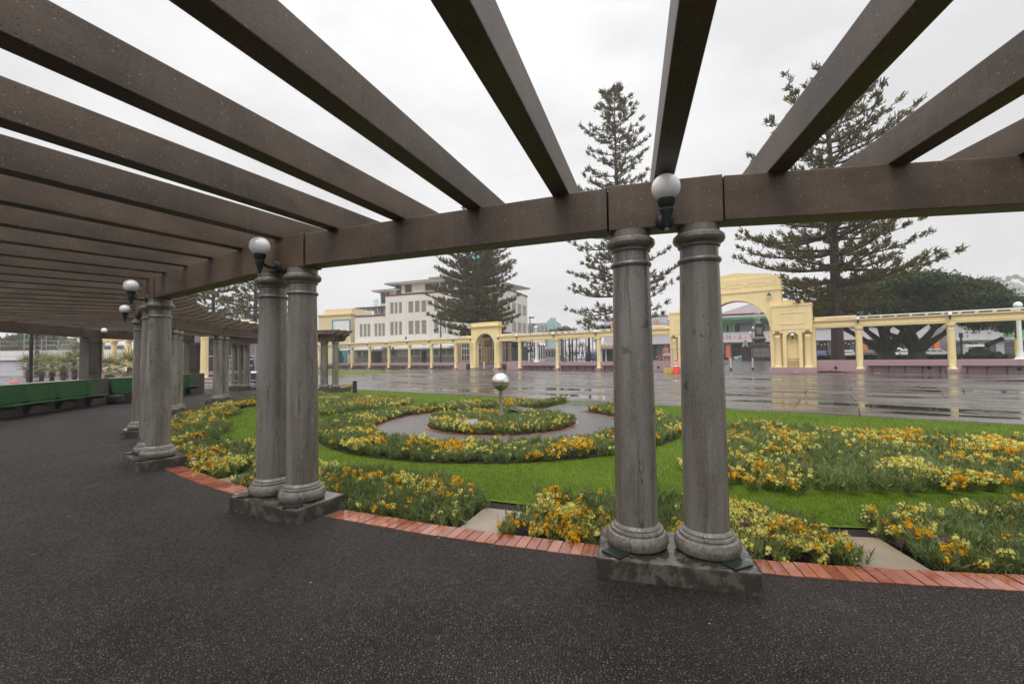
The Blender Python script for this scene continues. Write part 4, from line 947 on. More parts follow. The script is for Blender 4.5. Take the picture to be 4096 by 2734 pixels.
# rounded corner and right-hand facade
CR, WX = 4.5, 27.0
cor = MB(); ap = [(17, 0), (WX - CR, 0)] + [(WX - CR + CR * sin(pi / 2 * k / 10), CR - CR * cos(pi / 2 * k / 10)) for k in range(1, 11)] + [(WX - .45, CR + .05)]
cor.prism(ap + [(WX - .45, 14), (17, 14)], 0, Z(15.0)).build('corner_wall', 'cream', T, 30)
holesB = []
for a in (5.55, 8.85, 11.95):
    for k in range(3): 
        x = a + k * .75
        holesB.append((x, x + .58, Z(10.6), Z(12.9))); holesB.append((x, x + .58, Z(6.7), Z(9.0)))
holesB.append((5.5, 7.5, Z(1.0), Z(4.6)))
MR = Matrix.Translation((WX, 0, 0)) @ Matrix.Rotation(R_(90), 4, 'Z')
mb = MB(); facade(mb, 4.5, 15.1, .0, .4, 0, Z(15.0), holesB); mb.box(4.5, 15.1, .41, 8, 0, Z(14.9))
sb = MB(); sb.add(mb.v, mb.f, 0, Matrix.Translation((.02, 0, 0)) @ MR); sb.build('side_wall', 'cream', T)
for h in holesB:
    w = MB(); fwin(w, *h, 0, hb=.42); w2 = MB(); w2.v = [tuple(MR @ Vector(v)) for v in w.v]; w2.f = w.f; w2.m = w.m; w2.build('window', ['winglass', 'winframe'], T)
band = MB().box(-.05, 17, -.08, .3, Z(15.0), Z(15.35))
ap2 = [(17, -.08), (WX - CR, -.08)] + [(WX - CR + (CR + .08) * sin(pi / 2 * k / 10), CR - (CR + .08) * cos(pi / 2 * k / 10)) for k in range(1, 11)] + [(WX + .1, 15.2), (WX - .3, 15.2), (WX - .3, CR)] + [(WX - CR + (CR - .3) * sin(pi / 2 * k / 10), CR - (CR - .3) * cos(pi / 2 * k / 10)) for k in range(9, -1, -1)] + [(17, .3)]
band.prism(ap2, Z(15.0), Z(15.35)); band.build('parapet_band', 'maroon', T)
# lower left wing
holesC = [(x, x + .78, Z(6.5), Z(9.3)) for x in (-6.8, -5.75, -4.75, -2.88, -1.85, -.9)] + [(-5.9, -4.2, Z(1.4), Z(3.4)), (-7.4, -6.4, Z(1.9), Z(3.4))]
mb = MB(); facade(mb, -8.12, -.001, 0, .4, 0, Z(10.85), holesC); mb.box(-8.12, -.001, .41, 14, 0, Z(10.8)); mb.build('wing_wall', 'cream', T)
MB().box(-8.17, -.002, -.06, .3, Z(10.85), Z(11.2)).build('wing_band', 'maroon', T)
for h in holesC: w = MB(); fwin(w, *h, 0, hb=.42); w.build('window', ['winglass', 'winframe'], T)
mb = MB().box(-8.2, -.05, -.1, 6, Z(12.85), Z(13.0), 1)
for x in (-7.9, -5.3, -3.9, -2.2): mb.box(x, x + .09, .1, .19, Z(11.2), Z(12.85), 0)
mb.build('balcony_roof', ['white', 'slate'], T)
h2 = [(x, x + .8, Z(11.35), Z(12.6)) for x in (-3.6, -2.4, -1.2)]
mb = MB(); facade(mb, -4.2, -.003, 1.5, 1.8, Z(10.9), Z(12.84), h2); mb.build('balcony_wall', 'cream', T)
for h in h2: w = MB(); fwin(w, *h, 1.5); w.build('window', ['winglass', 'winframe'], T)
MB().box(-8.0, -4.3, .05, .08, Z(11.21), Z(11.75)).build('balustrade', 'glass', T)
# penthouses with thin overhanging roofs
def pent(x0, x1, y0, y1, z0, z1, wl, ov, nm_, rz_=0.0):
    mb = MB(); facade(mb, x0, x1, y0, y0 + .3, z0, z1, wl); mb.box(x0, x1, y0 + .31, y1, z0, z1 - .05)
    o = mb.build('penthouse_wall', 'cream', T)
    for h in wl: w = MB(); fwin(w, *h, y0, hb=.98, gm=0); w.build('window', ['darkglass', 'slate'], o)
    MB().prism([(x0 - ov, y0 - ov), (x1 + ov, y0 - ov), (x1 + ov, y1), (x0 - ov, y1)], z1 + .001, z1 + .16, 0).prism([(x0 - ov - .05, y0 - ov - .05), (x1 + ov + .05, y0 - ov - .05), (x1 + ov + .05, y1 + .05), (x0 - ov - .05, y1 + .05)], z1 + .161, z1 + .3, 1).build('penthouse_roof', ['cream', 'slate'], o)
pent(-3.3, 1.0, 2.6, 12, Z(13.3), Z(16.5), [(-3.05, -1.9, Z(13.9), Z(16.3)), (-1.75, -.8, Z(13.9), Z(16.3))], 1.3, 'a')
pent(.9, 18, 2.2, 13, Z(14.9), Z(17.7), [(1.2, 2.5, Z(15.3), Z(17.6)), (3.5, 5.2, Z(15.9), Z(17.6)), (8.5, 10.2, Z(15.9), Z(17.5)), (10.35, 12.0, Z(15.9), Z(17.5)), (12.2, 13.8, Z(15.9), Z(17.5)), (14, 15.6, Z(15.9), Z(17.5))], 1.6, 'b')
pent(9.6, 15, 4.5, 12, Z(17.9), Z(18.7), [], 1.0, 'c')
mb = MB(); wl = [(6.0, 7.6, Z(15.2), Z(16.5)), (9.0, 10.4, Z(15.2), Z(16.4))]
mb.prism([(21.5, 3.2), (25.4, 3.2), (25.4, 12.5), (18.1, 12.5), (18.1, 3.2)], Z(14.9), Z(16.6), 0)
mb.prism([(18.1, 1.3), (WX - 2.0, .9), (WX + .9, 14.6), (18.1, 14.6)], Z(16.62), Z(16.75), 0).prism([(18.1, 1.2), (WX - 1.95, .8), (WX + 1, 14.7), (18.1, 14.7)], Z(16.76), Z(16.9), 1)
mb.box(25.41, 25.46, 4.2, 6.2, Z(15.3), Z(16.5), 2).box(25.41, 25.46, 7.4, 9, Z(15.3), Z(16.5), 2)
mb.build('corner_penthouse', ['cream', 'slate', 'darkglass'], T)
MB().box(-4.6, -3.3, 2.0, 2.04, Z(13.4), Z(14.8)).build('balustrade', 'glass', T)
# dome on its drum
dx = at(1935, 97); dl = Matrix.Rotation(-TA, 4, 'Z') @ (Vector((dx[0], dx[1], 0)) - Vector((-27.07, 95, 0)))
dm = MB().lathe([(3.0, Z(16.6)), (3.0, Z(21.4)), (3.2, Z(21.5)), (3.2, Z(21.9)), (2.95, Z(22))], 8, dl.x, dl.y).build('drum', 'cream', T)
mb = MB().lathe([(3.05 * cos(pi / 2 * k / 10), Z(22) + 3.6 * sin(pi / 2 * k / 10)) for k in range(10)] + [(.3, Z(25.6)), (.3, Z(26.6)), (.05, Z(27.6))], 32, dl.x, dl.y)
for k in range(16):
    a = 2 * pi * k / 16; mb.tube([(dl.x + 3.09 * cos(q) * cos(a), dl.y + 3.09 * cos(q) * sin(a), Z(22) + 3.64 * sin(q)) for q in np.linspace(0, 1.45, 8)], .06, 5)
mb.build('dome', 'copper', T, 30)
# ground floor: awning, dado, doors, ochre corner entrance
MB().box(-10, 16.9, -2.6, -.1, Z(3.55), Z(4.02)).build('awning', 'white', T, bevel=.02)
MB().box(-8, 16.9, -.03, -.001, 0, Z(1.95)).build('dado', 'tile', T)
for x0, x1, l in ((-4.0, -1.0, 'dark'), (9.0, 10.1, 'dark')): MB().box(x0, x1, -.06, -.031, Z(.7), Z(3.2)).build('door', 'dark', T)
MB().box(2.2, 2.9, -.06, -.031, Z(.7), Z(3.3)).build('door', 'winframe', T)
sg = MB().box(1.0, 4.0, -2.72, -2.601, Z(3.5), Z(4.1), 0); sg.box(1.15, 1.45, -2.74, -2.721, Z(3.62), Z(3.98), 1).box(3.4, 3.75, -2.74, -2.721, Z(3.62), Z(3.98), 1)
for k in range(5): sg.box(1.75 + k * .3, 1.9 + k * .3, -2.74, -2.721, Z(3.7), Z(3.9), 1)
sg.build('awning_sign', ['black', 'white'], T)
en = MB(); fa = [(17.0 + k * 1.0, 0) for k in range(6)] + [(WX - CR + CR * sin(pi / 2 * k / 8), CR - CR * cos(pi / 2 * k / 8)) for k in range(1, 9)]
def along(pts):
    for (ax, ay), (bx, by) in zip(pts[:-1], pts[1:]):
        L = hypot(bx - ax, by - ay); yield Matrix.Translation((ax, ay, 0)) @ Matrix.Rotation(atan2(by - ay, bx - ax), 4, 'Z'), L
for M, L in along(fa): en.box(0, L, -.12, -.002, 0, Z(5.6), 0, M)
en.build('ochre_base', 'tan', T)
fb = MB()
for M, L in along([(18, 0), (22, 0)] + fa[6:]): fb.box(0, L, -.22, -.121, Z(5.55), Z(6.6), 0, M)
fb.box(18, 22, -.24, -.221, Z(5.6), Z(5.64), 0)
text_mb('NAPIER', .62, .01, txt_at(22.3, -.24, Z(6.05)), 1, fb); fb.build('fascia', ['maroon', 'white'], T)
for x0, x1, z0, z1 in ((18.3, 20.0, 1.0, 3.4), (18.3, 20.0, 3.6, 5.4), (21.0, 22.6, 3.7, 5.4), (21.0, 22.6, 1.0, 3.5)):
    w = MB(); w.box(x0, x1, -.16, -.125, Z(z0), Z(z1), 0)
    for k in range(4): x = x0 + (x1 - x0) * k / 3; w.box(x - .05, x + .05, -.2, -.161, Z(z0), Z(z1), 1)
    for k in range(3): zz = z0 + (z1 - z0) * k / 2; w.box(x0, x1, -.19, -.162, Z(zz) - .05, Z(zz) + .05, 1)
    w.build('entrance_window', ['darkglass', 'cream'], T)
for k, (M, L) in enumerate(along(fa[5:])):
    if k in (2, 3, 5, 6):
        w = MB().box(.1, L - .1, -.17, -.125, Z(1.0), Z(3.4), 0, M).box(.1, L - .1, -.17, -.125, Z(3.6), Z(5.3), 0, M).box(L / 2 - .04, L / 2 + .04, -.2, -.171, Z(1.0), Z(5.3), 1, M); w.build('entrance_window', ['darkglass', 'cream'], T)
aw = MB().prism([(WX + .1, 4.6), (WX + 2.6, 4.4), (WX + 2.6, 15), (WX + .1, 15)], Z(3.7), Z(4.7), 0)
for k in range(4): aw.box(WX + 2.61, WX + 2.64, 5 + k * 2.4, 6.4 + k * 2.4, Z(4.0), Z(4.4), 1)
aw.box(WX + 2.605, WX + 2.65, 4.5, 15, Z(3.72), Z(3.84), 1).prism([(WX + .2, 4.35), (WX + 2.6, 4.35), (WX + 2.6, 4.39), (WX + .2, 4.39)], Z(3.75), Z(4.65), 0)
aw.build('side_awning', ['black', 'white'], T)
MB().prism([(WX - .4, 4.45), (WX + .06, 4.45), (WX + .06, 15), (WX - .4, 15)], Z(.9), Z(3.4), 0).build('shopfront', 'dark', T)

# ================================================================== grey veranda hotel
T = thing('veranda_building', 'lilac grey two storey building with a green veranda and orange letters', 'building', (37.4, 105, STR), TA)
body = MB(); hb_ = [(3.5, 4.6, Z(.7), Z(3.6)), (11.8, 13.5, Z(6.5), Z(9.0)), (14.1, 15.1, Z(6.6), Z(8.5)), (19, 20.2, Z(6.6), Z(8.5)), (26, 27.2, Z(6.6), Z(8.5)), (13.4, 15.9, Z(.6), Z(3.9)), (-4.4, -3.1, Z(.6), Z(4.0)), (20, 23, Z(.6), Z(3.9)), (28, 32, Z(.6), Z(4.1)), (33, 36, Z(.6), Z(4.1)), (38, 41, Z(.6), Z(4.1)), (43, 46, Z(.6), Z(4.1))]
facade(body, -15.4, 48, 2.8, 3.2, 0, Z(10.2), hb_); body.box(-15.4, 48, 3.6, 22, 0, Z(10.1)); body.build('wall', 'greyw', T)
for h in hb_: w = MB(); fwin(w, *h, 2.8, hb=.98); w.build('window', ['dark', 'black'], T)
MB().prismy([(7, Z(9.95)), (48, Z(9.95)), (44, Z(13)), (17, Z(13.0))], 3, 20).prismy([(6.5, Z(9.8)), (48.5, Z(9.8)), (48.5, Z(10.35)), (6.5, Z(10.35))], -.6, 2.7).build('roof', 'roofpink', T)
MB().box(6.5, 48.5, -.8, -.61, Z(10.5), Z(10.65)).prism([(6.5, -.7), (48.5, -.7), (48.5, 3), (6.5, 3)], Z(10.36), Z(10.5)).build('gutter', 'maroon', T)
vg = MB().box(6, 48, -.75, .0, Z(9.3), Z(9.62)).box(6, 48, -.1, .05, Z(8.75), Z(9.29))
k = 6.2
while k < 48: vg.prismy([(k, Z(9.63)), (k + .12, Z(9.63)), (k + .12, Z(9.8)), (k, Z(9.8))], -1.0, .2); k += .7
for x in (7, 11.0, 12.7, 17.6, 21.5, 26.5, 31, 36, 41, 46):
    for w in (0, .85): vg.box(x + w, x + w + .17, -.05, .12, Z(6.35), Z(8.75))
    for q in range(2): vg.box(x + .34 + q * .27, x + .38 + q * .27, .0, .05, Z(6.35), Z(8.75))
    for q in range(5): vg.box(x + .17, x + .85, .0, .05, Z(6.6) + q * .44, Z(6.65) + q * .44)
    vg.prismy([(x - .55, Z(8.75)), (x, Z(8.05)), (x, Z(8.2)), (x - .4, Z(8.75))], -.02, .1).prismy([(x + 1.57, Z(8.75)), (x + 1.02, Z(8.05)), (x + 1.02, Z(8.2)), (x + 1.42, Z(8.75))], -.02, .1)
vg.build('veranda', 'vgreen', T)
MB().box(6, 48, .1, 2.75, Z(6.1), Z(6.3)).build('balcony_floor', 'greyw', T)
fa_ = MB().box(-4.7, 48, -.4, 2.7, Z(4.3), Z(6.4), 0).box(-4.7, 48, -.46, -.401, Z(6.28), Z(6.5), 0).box(-4.7, 48, -.46, -.401, Z(4.25), Z(4.5), 0)
for k, c_ in enumerate('MASONIC'):
    text_mb(c_, 1.35, .04, txt_at(12.5 + k * 2.25, -.43, Z(5.37)), 1, fa_)
for k in range(8): fa_.box(11.25 + k * 2.25, 11.5 + k * 2.25, -.46, -.41, Z(5.25), Z(5.5), 1)
fa_.build('awning', ['greyl', 'orange'], T)
for x in (-1.35, 11.95, 27.4, 37.4, 44.5, 49.0, 20.5):
    MB().box(x, x + .85, .1, .9, 0, Z(3.95)).lathe([(.42, Z(3.95)), (.36, Z(4.1)), (.2, Z(4.25))], 16, x + .42, .5).build('pillar', 'orange', T)
tw = MB().box(-15.4, -9, -.6, 6, 0, Z(10.6), 0).box(-4.6, -.5, -.3, 6, Z(6.5), Z(10.9), 0).box(-15.6, -8.8, -.8, 6, Z(10.61), Z(10.85), 1).box(-4.8, -.3, -.5, 6.1, Z(10.91), Z(11.1), 1)
for x, z in ((-13.2, 9.0), (-3.0, 9.6)):
    tw.box(x - .16, x + .16, -.66, -.601, Z(z - .9), Z(z + .9), 2) if x < -9 else tw.box(x - .16, x + .16, -.36, -.301, Z(z - .5), Z(z + .5), 2)
    y = -.6 if x < -9 else -.3
    for s in (-1, 1): tw.box(x + s * .55 - .17, x + s * .55 + .17, y - .06, y - .001, Z(z - .2), Z(z + .25), 2)
tw.build('tower', ['greyl', 'greyw', 'orange'], T)
r_ = MB().box(-4.4, 6.4, -.3, 2.7, Z(8.9), Z(9.2)).box(-.45, 6.2, .3, 2.7, Z(6.5), Z(8.9)); r_.build('corner_bay', 'greyl', T)
MB().box(-.3, 2, .2, .29, Z(7.2), Z(8.8)).build('green_window', 'vgreen', T)
ks = MB().box(41.5, 45.5, -.2, .0, Z(3.2), Z(4.2), 0); text_mb('KITCHEN', .6, .02, txt_at(43.5, -.23, Z(3.75)), 1, ks); ks.build('gilt_sign', ['black', 'gold'], T)
# string lights under the awning: tiny warm bulbs
for k in range(14):
    x = 28.5 + k * .62; o = MB().ball((0, 0, 0), .05, 0, 8).build('bulb', 'lamp', T); o.location = (x, .6 + .2 * (k % 3), Z(3.7) - .25 * (k % 2) - .06 * (k % 5))

# white shops further right, behind the cannon
MT['shopwhite'] = paint('off white render', (0.5, 0.49, 0.49), 0.55, 0.08, streak=0.3)
T = thing('white_shops', 'white painted shop building with green panels behind the field gun', 'building', (37.4, 105, STR), TA)
sh_ = MB(); hs = [(52 + k * 2.6, 53.5 + k * 2.6, Z(.8), Z(3.2)) for k in range(10)]
facade(sh_, 51.5, 80, 1, 1.4, 0, Z(6.5), hs); sh_.box(51.5, 80, 1.41, 12, 0, Z(6.4)); sh_.box(51, 80, .2, 1.0, Z(3.6), Z(3.85)); sh_.build('wall', 'shopwhite', T)
for k in range(3, 10): MB().box(51.9 + k * 2.6, 53.3 + k * 2.6, .93, .999, Z(4.0), Z(5.4)).build('green_panel', 'vgreen', T)
for h in hs: w = MB(); fwin(w, *h, 1); w.build('window', ['darkglass', 'purple'], T)
x_, y_ = at(3985, 86); o = MB().lathe([(.32, -.03), (.32, .03)], 20, M=Matrix.Rotation(R_(90), 4, 'X')).build('round_sign', 'blue', None); o.location = (x_, y_, 1.9); o.rotation_euler = (0, 0, TA); tag(o, 'small round blue sign on the white shops at far right', 'sign')

# buildings beyond the left wing and down the street
def block(name, label, u0, u1, D, z1, mats, depth=10, ang=TA, wins=None, extra=None, zb=STR):
    x0, y0 = at(u0, D); w = (u1 - u0) / FPX * D / (cos(ang) + 1e-6)
    T = thing(name, label, 'building', (x0, y0, zb), ang)
    mb = MB().box(0, w, 0, depth, 0, z1 - zb, 0); mb.box(-.15, w + .15, -.2, depth, z1 - zb - .5, z1 - zb - .2, 1) if len(mats) > 1 else None
    mb.build('wall', mats, T)
    if wins:
        nx, nz, mt = wins
        for i in range(nx):
            for j in range(nz):
                a = w * (i + .15) / nx; z = (z1 - zb) * (j + .25) / nz
                MB().box(a, a + w * .7 / nx, -.06, -.001, z, z + (z1 - zb) * .5 / nz).build('window', mt, T)
    return T, w
T, w = block('custard_building', 'pale yellow building with an ochre cornice left of the cream corner block', 1274, 1425, 104, 12.2, ['creamy', 'ochre'], 12, R_(-21))
MB().box(1, w - .5, .8, 8, 11.66, 12.8).build('parapet', 'creamy', T); MB().box(4.6, w + .1, -.35, -.201, 7.2, 10.0).build('sign_board', 'white', T)
fr = MB().box(4.4, 4.7, -.45, -.36, 7, 10.2).box(w - .1, w + .2, -.45, -.36, 7, 10.2).box(4.701, w - .101, -.45, -.36, 10.0, 10.2); fr.build('sign_frame', 'tealdk', T)
MB().box(5.5, 7.3, -.3, -.201, .2, 4.8).build('shopfront', 'dark', T); MB().box(7.31, 8.4, -.35, -.201, .2, 4.8).box(5.2, 5.49, -.35, -.201, .2, 4.8).build('shop_trim', 'tealdk', T)
T, w = block('glass_office', 'pale teal and grey glazed office block beyond the cream building', 2105, 2192, 150, 13.0, ['steel'], 20, R_(-12), (6, 3, 'winglass'))
T, w = block('teal_tower', 'pale teal clad stair tower of the office block', 2191, 2222, 146, 13.6, ['teal'], 20, R_(-12))
MB().box(.8, 1.6, .5, 2, 13.05, 13.9).box(1.9, 2.6, .5, 2, 13.05, 13.9).build('roof_vent', 'teal', T)
T, w = block('white_arcade', 'white shopfront row with tall narrow windows beyond the black awning', 2124, 2184, 112, 7.0, ['white'], 10, R_(40), None)
for k in range(6): MB().box(w * (k + .2) / 6, w * (k + .75) / 6, -.08, -.001, .5, 4.5).build('window', 'darkglass', T)
for k in range(5): o = MB().ball((0, 0, 0), .13, 0, 8).build('wall_light', 'lamp', T); o.location = (w * (k + .5) / 5, -.3, 4.3)
block('street_block', 'low dark shopfront block under a pale awning in the far street', 2180, 2226, 138, 4.6, ['greyw', 'white'], 10, R_(-12), (4, 1, 'dark'))
block('pink_block', 'faded pinkish building far down the palm street', 2222, 2250, 190, 9.0, ['roofpink'], 15, R_(-12), (3, 3, 'winglass'))
T, w = block('far_row', 'hazy row of low buildings at the far end of the palm street', 2240, 2400, 260, 5.5, ['white', 'greyw'], 15, R_(-8), (10, 1, 'dark'))
# ================================================================== trees
def norfolk(label, base, H, prof, seed, trunk_r, z0, gap=.85, per=6, droop=.12, dense=1.0, bark='bark', blade=.36, group='tall tiered pines'):
    """prof: list of (z, radius) for the crown, heights above the base"""
    r = np.random.default_rng(seed)
    T = thing('norfolk_pine', label, 'tree', base, 0, group)
    MB().tube([(0, 0, -.3), (0, 0, .25), (0, 0, .8), (.05, 0, H * .5), (0, .04, H)], [trunk_r * 1.7, trunk_r * 1.25, trunk_r, trunk_r * .62, .03], 12).build('trunk', bark, T, 60)
    pz, pr = zip(*prof)
    br = MB(); C = []; D = []; B = []; z = z0; az0 = 0
    while z < H - .3:
        Rz = np.interp(z, pz, pr); n = per + r.integers(-1, 2); az0 += r.uniform(.3, .9)
        tf = (z - z0) / (H - z0)
        for k in range(n):
            a = az0 + 2 * pi * k / n + r.normal(0, .17); L = Rz * r.uniform(.6, 1.12)
            if L < .25: continue
            zz = z + r.normal(0, gap * .22)
            up = .02 + .5 * tf ** 2 + r.normal(0, .05)
            m = max(6, int(L / .4)); s = np.linspace(0, 1, m); bend = r.normal(0, .12)
            px = s * L; dz = L * (up * s - droop * 1.9 * s * (1 - s) * (1 - tf) + (.1 + .12 * tf) * s ** 4) + r.normal(0, .03) * s * L
            yaw = bend * s * s * L
            pts = np.stack([px * cos(a) - yaw * sin(a), px * sin(a) + yaw * cos(a), zz + dz], 1)
            rb = max(.014, .014 * L)
            q5 = pts[:: max(1, m // 6)]
            br.tube([tuple(p) for p in q5], list(np.linspace(rb * 1.5, rb * .3, len(q5))), 4)
            nsh = int(max(4, L * 2.7 * dense)); s0 = .12 if tf < .6 else .2
            for q in range(nsh + 1):
                sq = min(1, s0 + (1 - s0) * (q + r.uniform(.1, .9)) / nsh); p = np.array([np.interp(sq, s, pts[:, i]) for i in range(3)])
                side = 1 if q % 2 else -1
                l = (.3 + .2 * L * (1 - sq) ** .8) * r.uniform(.5, 1.25)
                aa = a + side * r.uniform(.35, 1.05) + bend if sq < .96 else a + bend * 2
                d = np.array([cos(aa), sin(aa), r.uniform(.12, .55)]); d /= np.linalg.norm(d)
                e = p + d * l; e[2] += .15 * l
                br.tube([tuple(p), tuple(e)], [.02, .01], 3)
                nn = max(1, int(l / .26))
                for w in range(nn):                                   # sparse leaves along the shoot
                    f = (w + .6) / nn; C.append(p + (e - p) * f); D.append(d); B.append((8, .85, .07))
                C.append(e); D.append(d + np.array([0, 0, .35])); B.append((15, 1.15, .12))      # brush at the tip
        z += gap * r.uniform(.8, 1.2) * (1 if tf < .75 else .75)
    br.build('branches', bark, T)
    B = np.array(B); rep = B[:, 0].astype(int); C = np.repeat(np.array(C), rep, 0); D = np.repeat(np.array(D), rep, 0); fl_ = np.repeat(B[:, 1], rep); jit = np.repeat(B[:, 2], rep); n = len(C)
    C = C + r.normal(0, 1, (n, 3)) * jit[:, None]
    d = unit(unit(D) * .8 + r.normal(0, .5, (n, 3)) + np.array([0, 0, .3])); W = unit(np.cross(d, r.normal(size=(n, 3))))
    V, F = quads(C, d, W, r.uniform(.6, 1.25, n) * blade * fl_, r.uniform(.12, .2, n) * blade)
    raw('foliage', V, F, ['pine'], None, T)
    return T
x, y = at(1908, 75)
norfolk('dense dark pine standing behind the small arch, in front of the cream building', (x, y, STR), 24.0, [(4, 4.8), (7, 7.5), (12, 7.5), (16, 6.5), (20, 5.4), (23, 3.2), (24.3, .3)], 1, .42, 4.8, .9, 7, .05, .85)
x, y = at(2480, 58)
norfolk('tall slender open pine rising behind the nearest column pair', (x, y, STR), 36.4, [(4, 4.2), (8, 6.7), (16, 6.3), (24, 5.0), (30, 4.0), (34, 2.0), (36.4, .3)], 2, .5, 4.6, 1.3, 5, .14, .56)
x, y = at(3352, 42)
norfolk('big wide spreading pine with reddish trunk right of the tall yellow arch', (x, y, STR), 27.0, [(4.5, 3.8), (8, 7.8), (12, 8.5), (18, 6.6), (22, 5.6), (25, 3.4), (26.6, .4)], 3, .52, 5.2, 1.1, 6, .1, .54, 'redbark')
x, y = at(850, 75); norfolk('pale misty pine behind the far roof of the pergola, left of two', (x, y, 0), 23, [(3, 4), (8, 6.4), (14, 5.6), (20, 3), (23, .3)], 4, .4, 4.5, 1.25, 6, .12, .6)
x, y = at(1020, 70); norfolk('pale misty pine behind the far roof of the pergola, right of two', (x, y, 0), 24, [(3, 4), (8, 6.2), (14, 5.5), (20, 3.4), (24, .3)], 5, .4, 4.5, 1.25, 6, .12, .6)

def leafcloud(lobes, n, size, r, shell=.55):
    """leaf quads spread through ellipsoid lobes (cx,cy,cz,rx,ry,rz), clumped"""
    out = []
    wts = np.array([l[3] * l[4] for l in lobes]); wts = wts / wts.sum()
    for l, w in zip(lobes, wts):
        m = int(n * w); nc = max(6, m // 60)
        u = unit(r.normal(size=(nc, 3))); u[:, 2] = np.where(u[:, 2] < -.35, -u[:, 2], u[:, 2])
        rad = (shell + (1 - shell) * r.random(nc)) ** .6
        cc = np.array(l[:3]) + u * rad[:, None] * np.array(l[3:])
        i = r.integers(0, nc, m); p = cc[i] + r.normal(0, 1, (m, 3)) * np.array([.42, .42, .26]) * min(1.3, l[3] / 3 + .25)
        out.append(p)
    C = np.concatenate(out); k = len(C)
    d = unit(r.normal(0, 1, (k, 3)) + np.array([0, 0, .2])); W = unit(np.cross(d, r.normal(size=(k, 3))))
    return quads(C, d, W, r.uniform(.7, 1.3, k) * size, r.uniform(.25, .4, k) * size)
def broadleaf(name, label, base, lobes, n, size, mat_, trunks, seed, group=None, bark='bark'):
    r = np.random.default_rng(seed); T = thing(name, label, 'tree', base, 0, group)
    if n > 10000:                                                        # break the big crowns into many smaller billows
        big = lobes; lobes = [(l[0], l[1], l[2], l[3] * .82, l[4] * .82, l[5] * .82) for l in big]
        for l in big:
            for q in range(9):
                u = unit(r.normal(size=(1, 3)))[0]; u[2] = abs(u[2]) * .9 - .15; f = r.uniform(.24, .42)
                lobes.append((l[0] + u[0] * l[3] * .85, l[1] + u[1] * l[4] * .85, l[2] + u[2] * l[5] * .9, l[3] * f, l[4] * f, max(.7, l[5] * f * .9)))
    V, F = leafcloud(lobes, n, size, r); raw('crown', V, F, [mat_], None, T)
    mb = MB()
    for pts, rad in trunks: mb.tube(pts, rad, 9)
    if trunks: mb.build('trunk', bark, T, 60)
    return T
def gnarl(x, seed, H=5.5):
    r = np.random.default_rng(seed); out = [([(x, 0, -.4), (x, 0, .3), (x + .1, .1, 1.3)], [1.25, .95, .75])]
    for k in range(7):
        a = 2 * pi * k / 7 + r.uniform(-.3, .3); l = r.uniform(4, 7.5)
        p = [(x + .1 * cos(a), .1 * sin(a), .9), (x + .22 * l * cos(a), .22 * l * sin(a), 1.9 + r.uniform(0, .8)), (x + .55 * l * cos(a), .5 * l * sin(a), 3.3 + r.uniform(-.3, .7)), (x + l * cos(a), .9 * l * sin(a), H + r.uniform(-.6, .6))]
        out.append((p, [.5, .38, .27, .12]))
        b = p[2]; a2 = a + r.choice([-1, 1]) * .8; out.append(([b, (b[0] + 1.5 * cos(a2), b[1] + 1.5 * sin(a2), b[2] + 1.2), (b[0] + 2.8 * cos(a2), b[1] + 2.8 * sin(a2), b[2] + 1.8)], [.22, .16, .07]))
    return out
x, y = at(3548, 56); 
broadleaf('evergreen_tree', 'dark spreading evergreen tree with gnarled forked trunk, the nearer of two to the big pine', (x, y, STR), [(-1, 0, 7.2, 6.5, 6, 3.2), (2, 1, 8.6, 5.5, 5, 2.9), (-5, 1, 6, 3.6, 4, 2.2), (1, -3, 6.2, 5, 3, 2.0), (-2, -4, 4.6, 3.4, 2, 1.2), (3, -5, 4.8, 3, 2, 1.2)], 52000, .26, 'bush', gnarl(0, 5), 6, 'two dark evergreen trees')
x, y = at(3668, 54)
broadleaf('evergreen_tree', 'dark spreading evergreen tree with thick forked trunk, nearer the field gun', (x, y, STR), [(1, 0, 7.6, 6.2, 6, 3.4), (5.5, 0, 6.6, 5, 5, 3.2), (9.5, 0, 5.6, 3.4, 4, 2.4), (2, -3, 6, 5, 3, 2.0), (8, -3, 4.4, 3.6, 2.5, 1.4), (5, -4, 3.9, 3, 2, 1.1), (10, -3, 3.6, 2.6, 2, 1.2)], 68000, .26, 'bush', gnarl(0, 9), 8, 'two dark evergreen trees')
x, y = at(2247, 130); broadleaf('round_tree', 'small round bronze green tree beside the teal tower', (x, y, STR), [(0, 0, 7.4, 4.2, 4, 2.0)], 2500, .5, 'autumn', [([(0, 0, 0), (0, 0, 6.5)], [.3, .2])], 12)
for k, (u, D, z, rx, m_, l) in enumerate(((40, 95, 6, 7, 'bush', 'dark green shrubby tree beyond the white fence at far left'), (150, 100, 7.5, 6, 'bush', 'green tree crown above the white fence, beside the scaffold tower'), (95, 90, 5, 4.5, 'autumn', 'rust coloured tree beyond the fence at far left'))):
    x, y = at(u, D); broadleaf('garden_tree', l, (x, y, 0), [(0, 0, z * .75, rx, rx, z * .33)], 3500, .5, m_, [([(0, 0, 0), (0, 0, z * .7)], [.3, .15])], 40 + k)

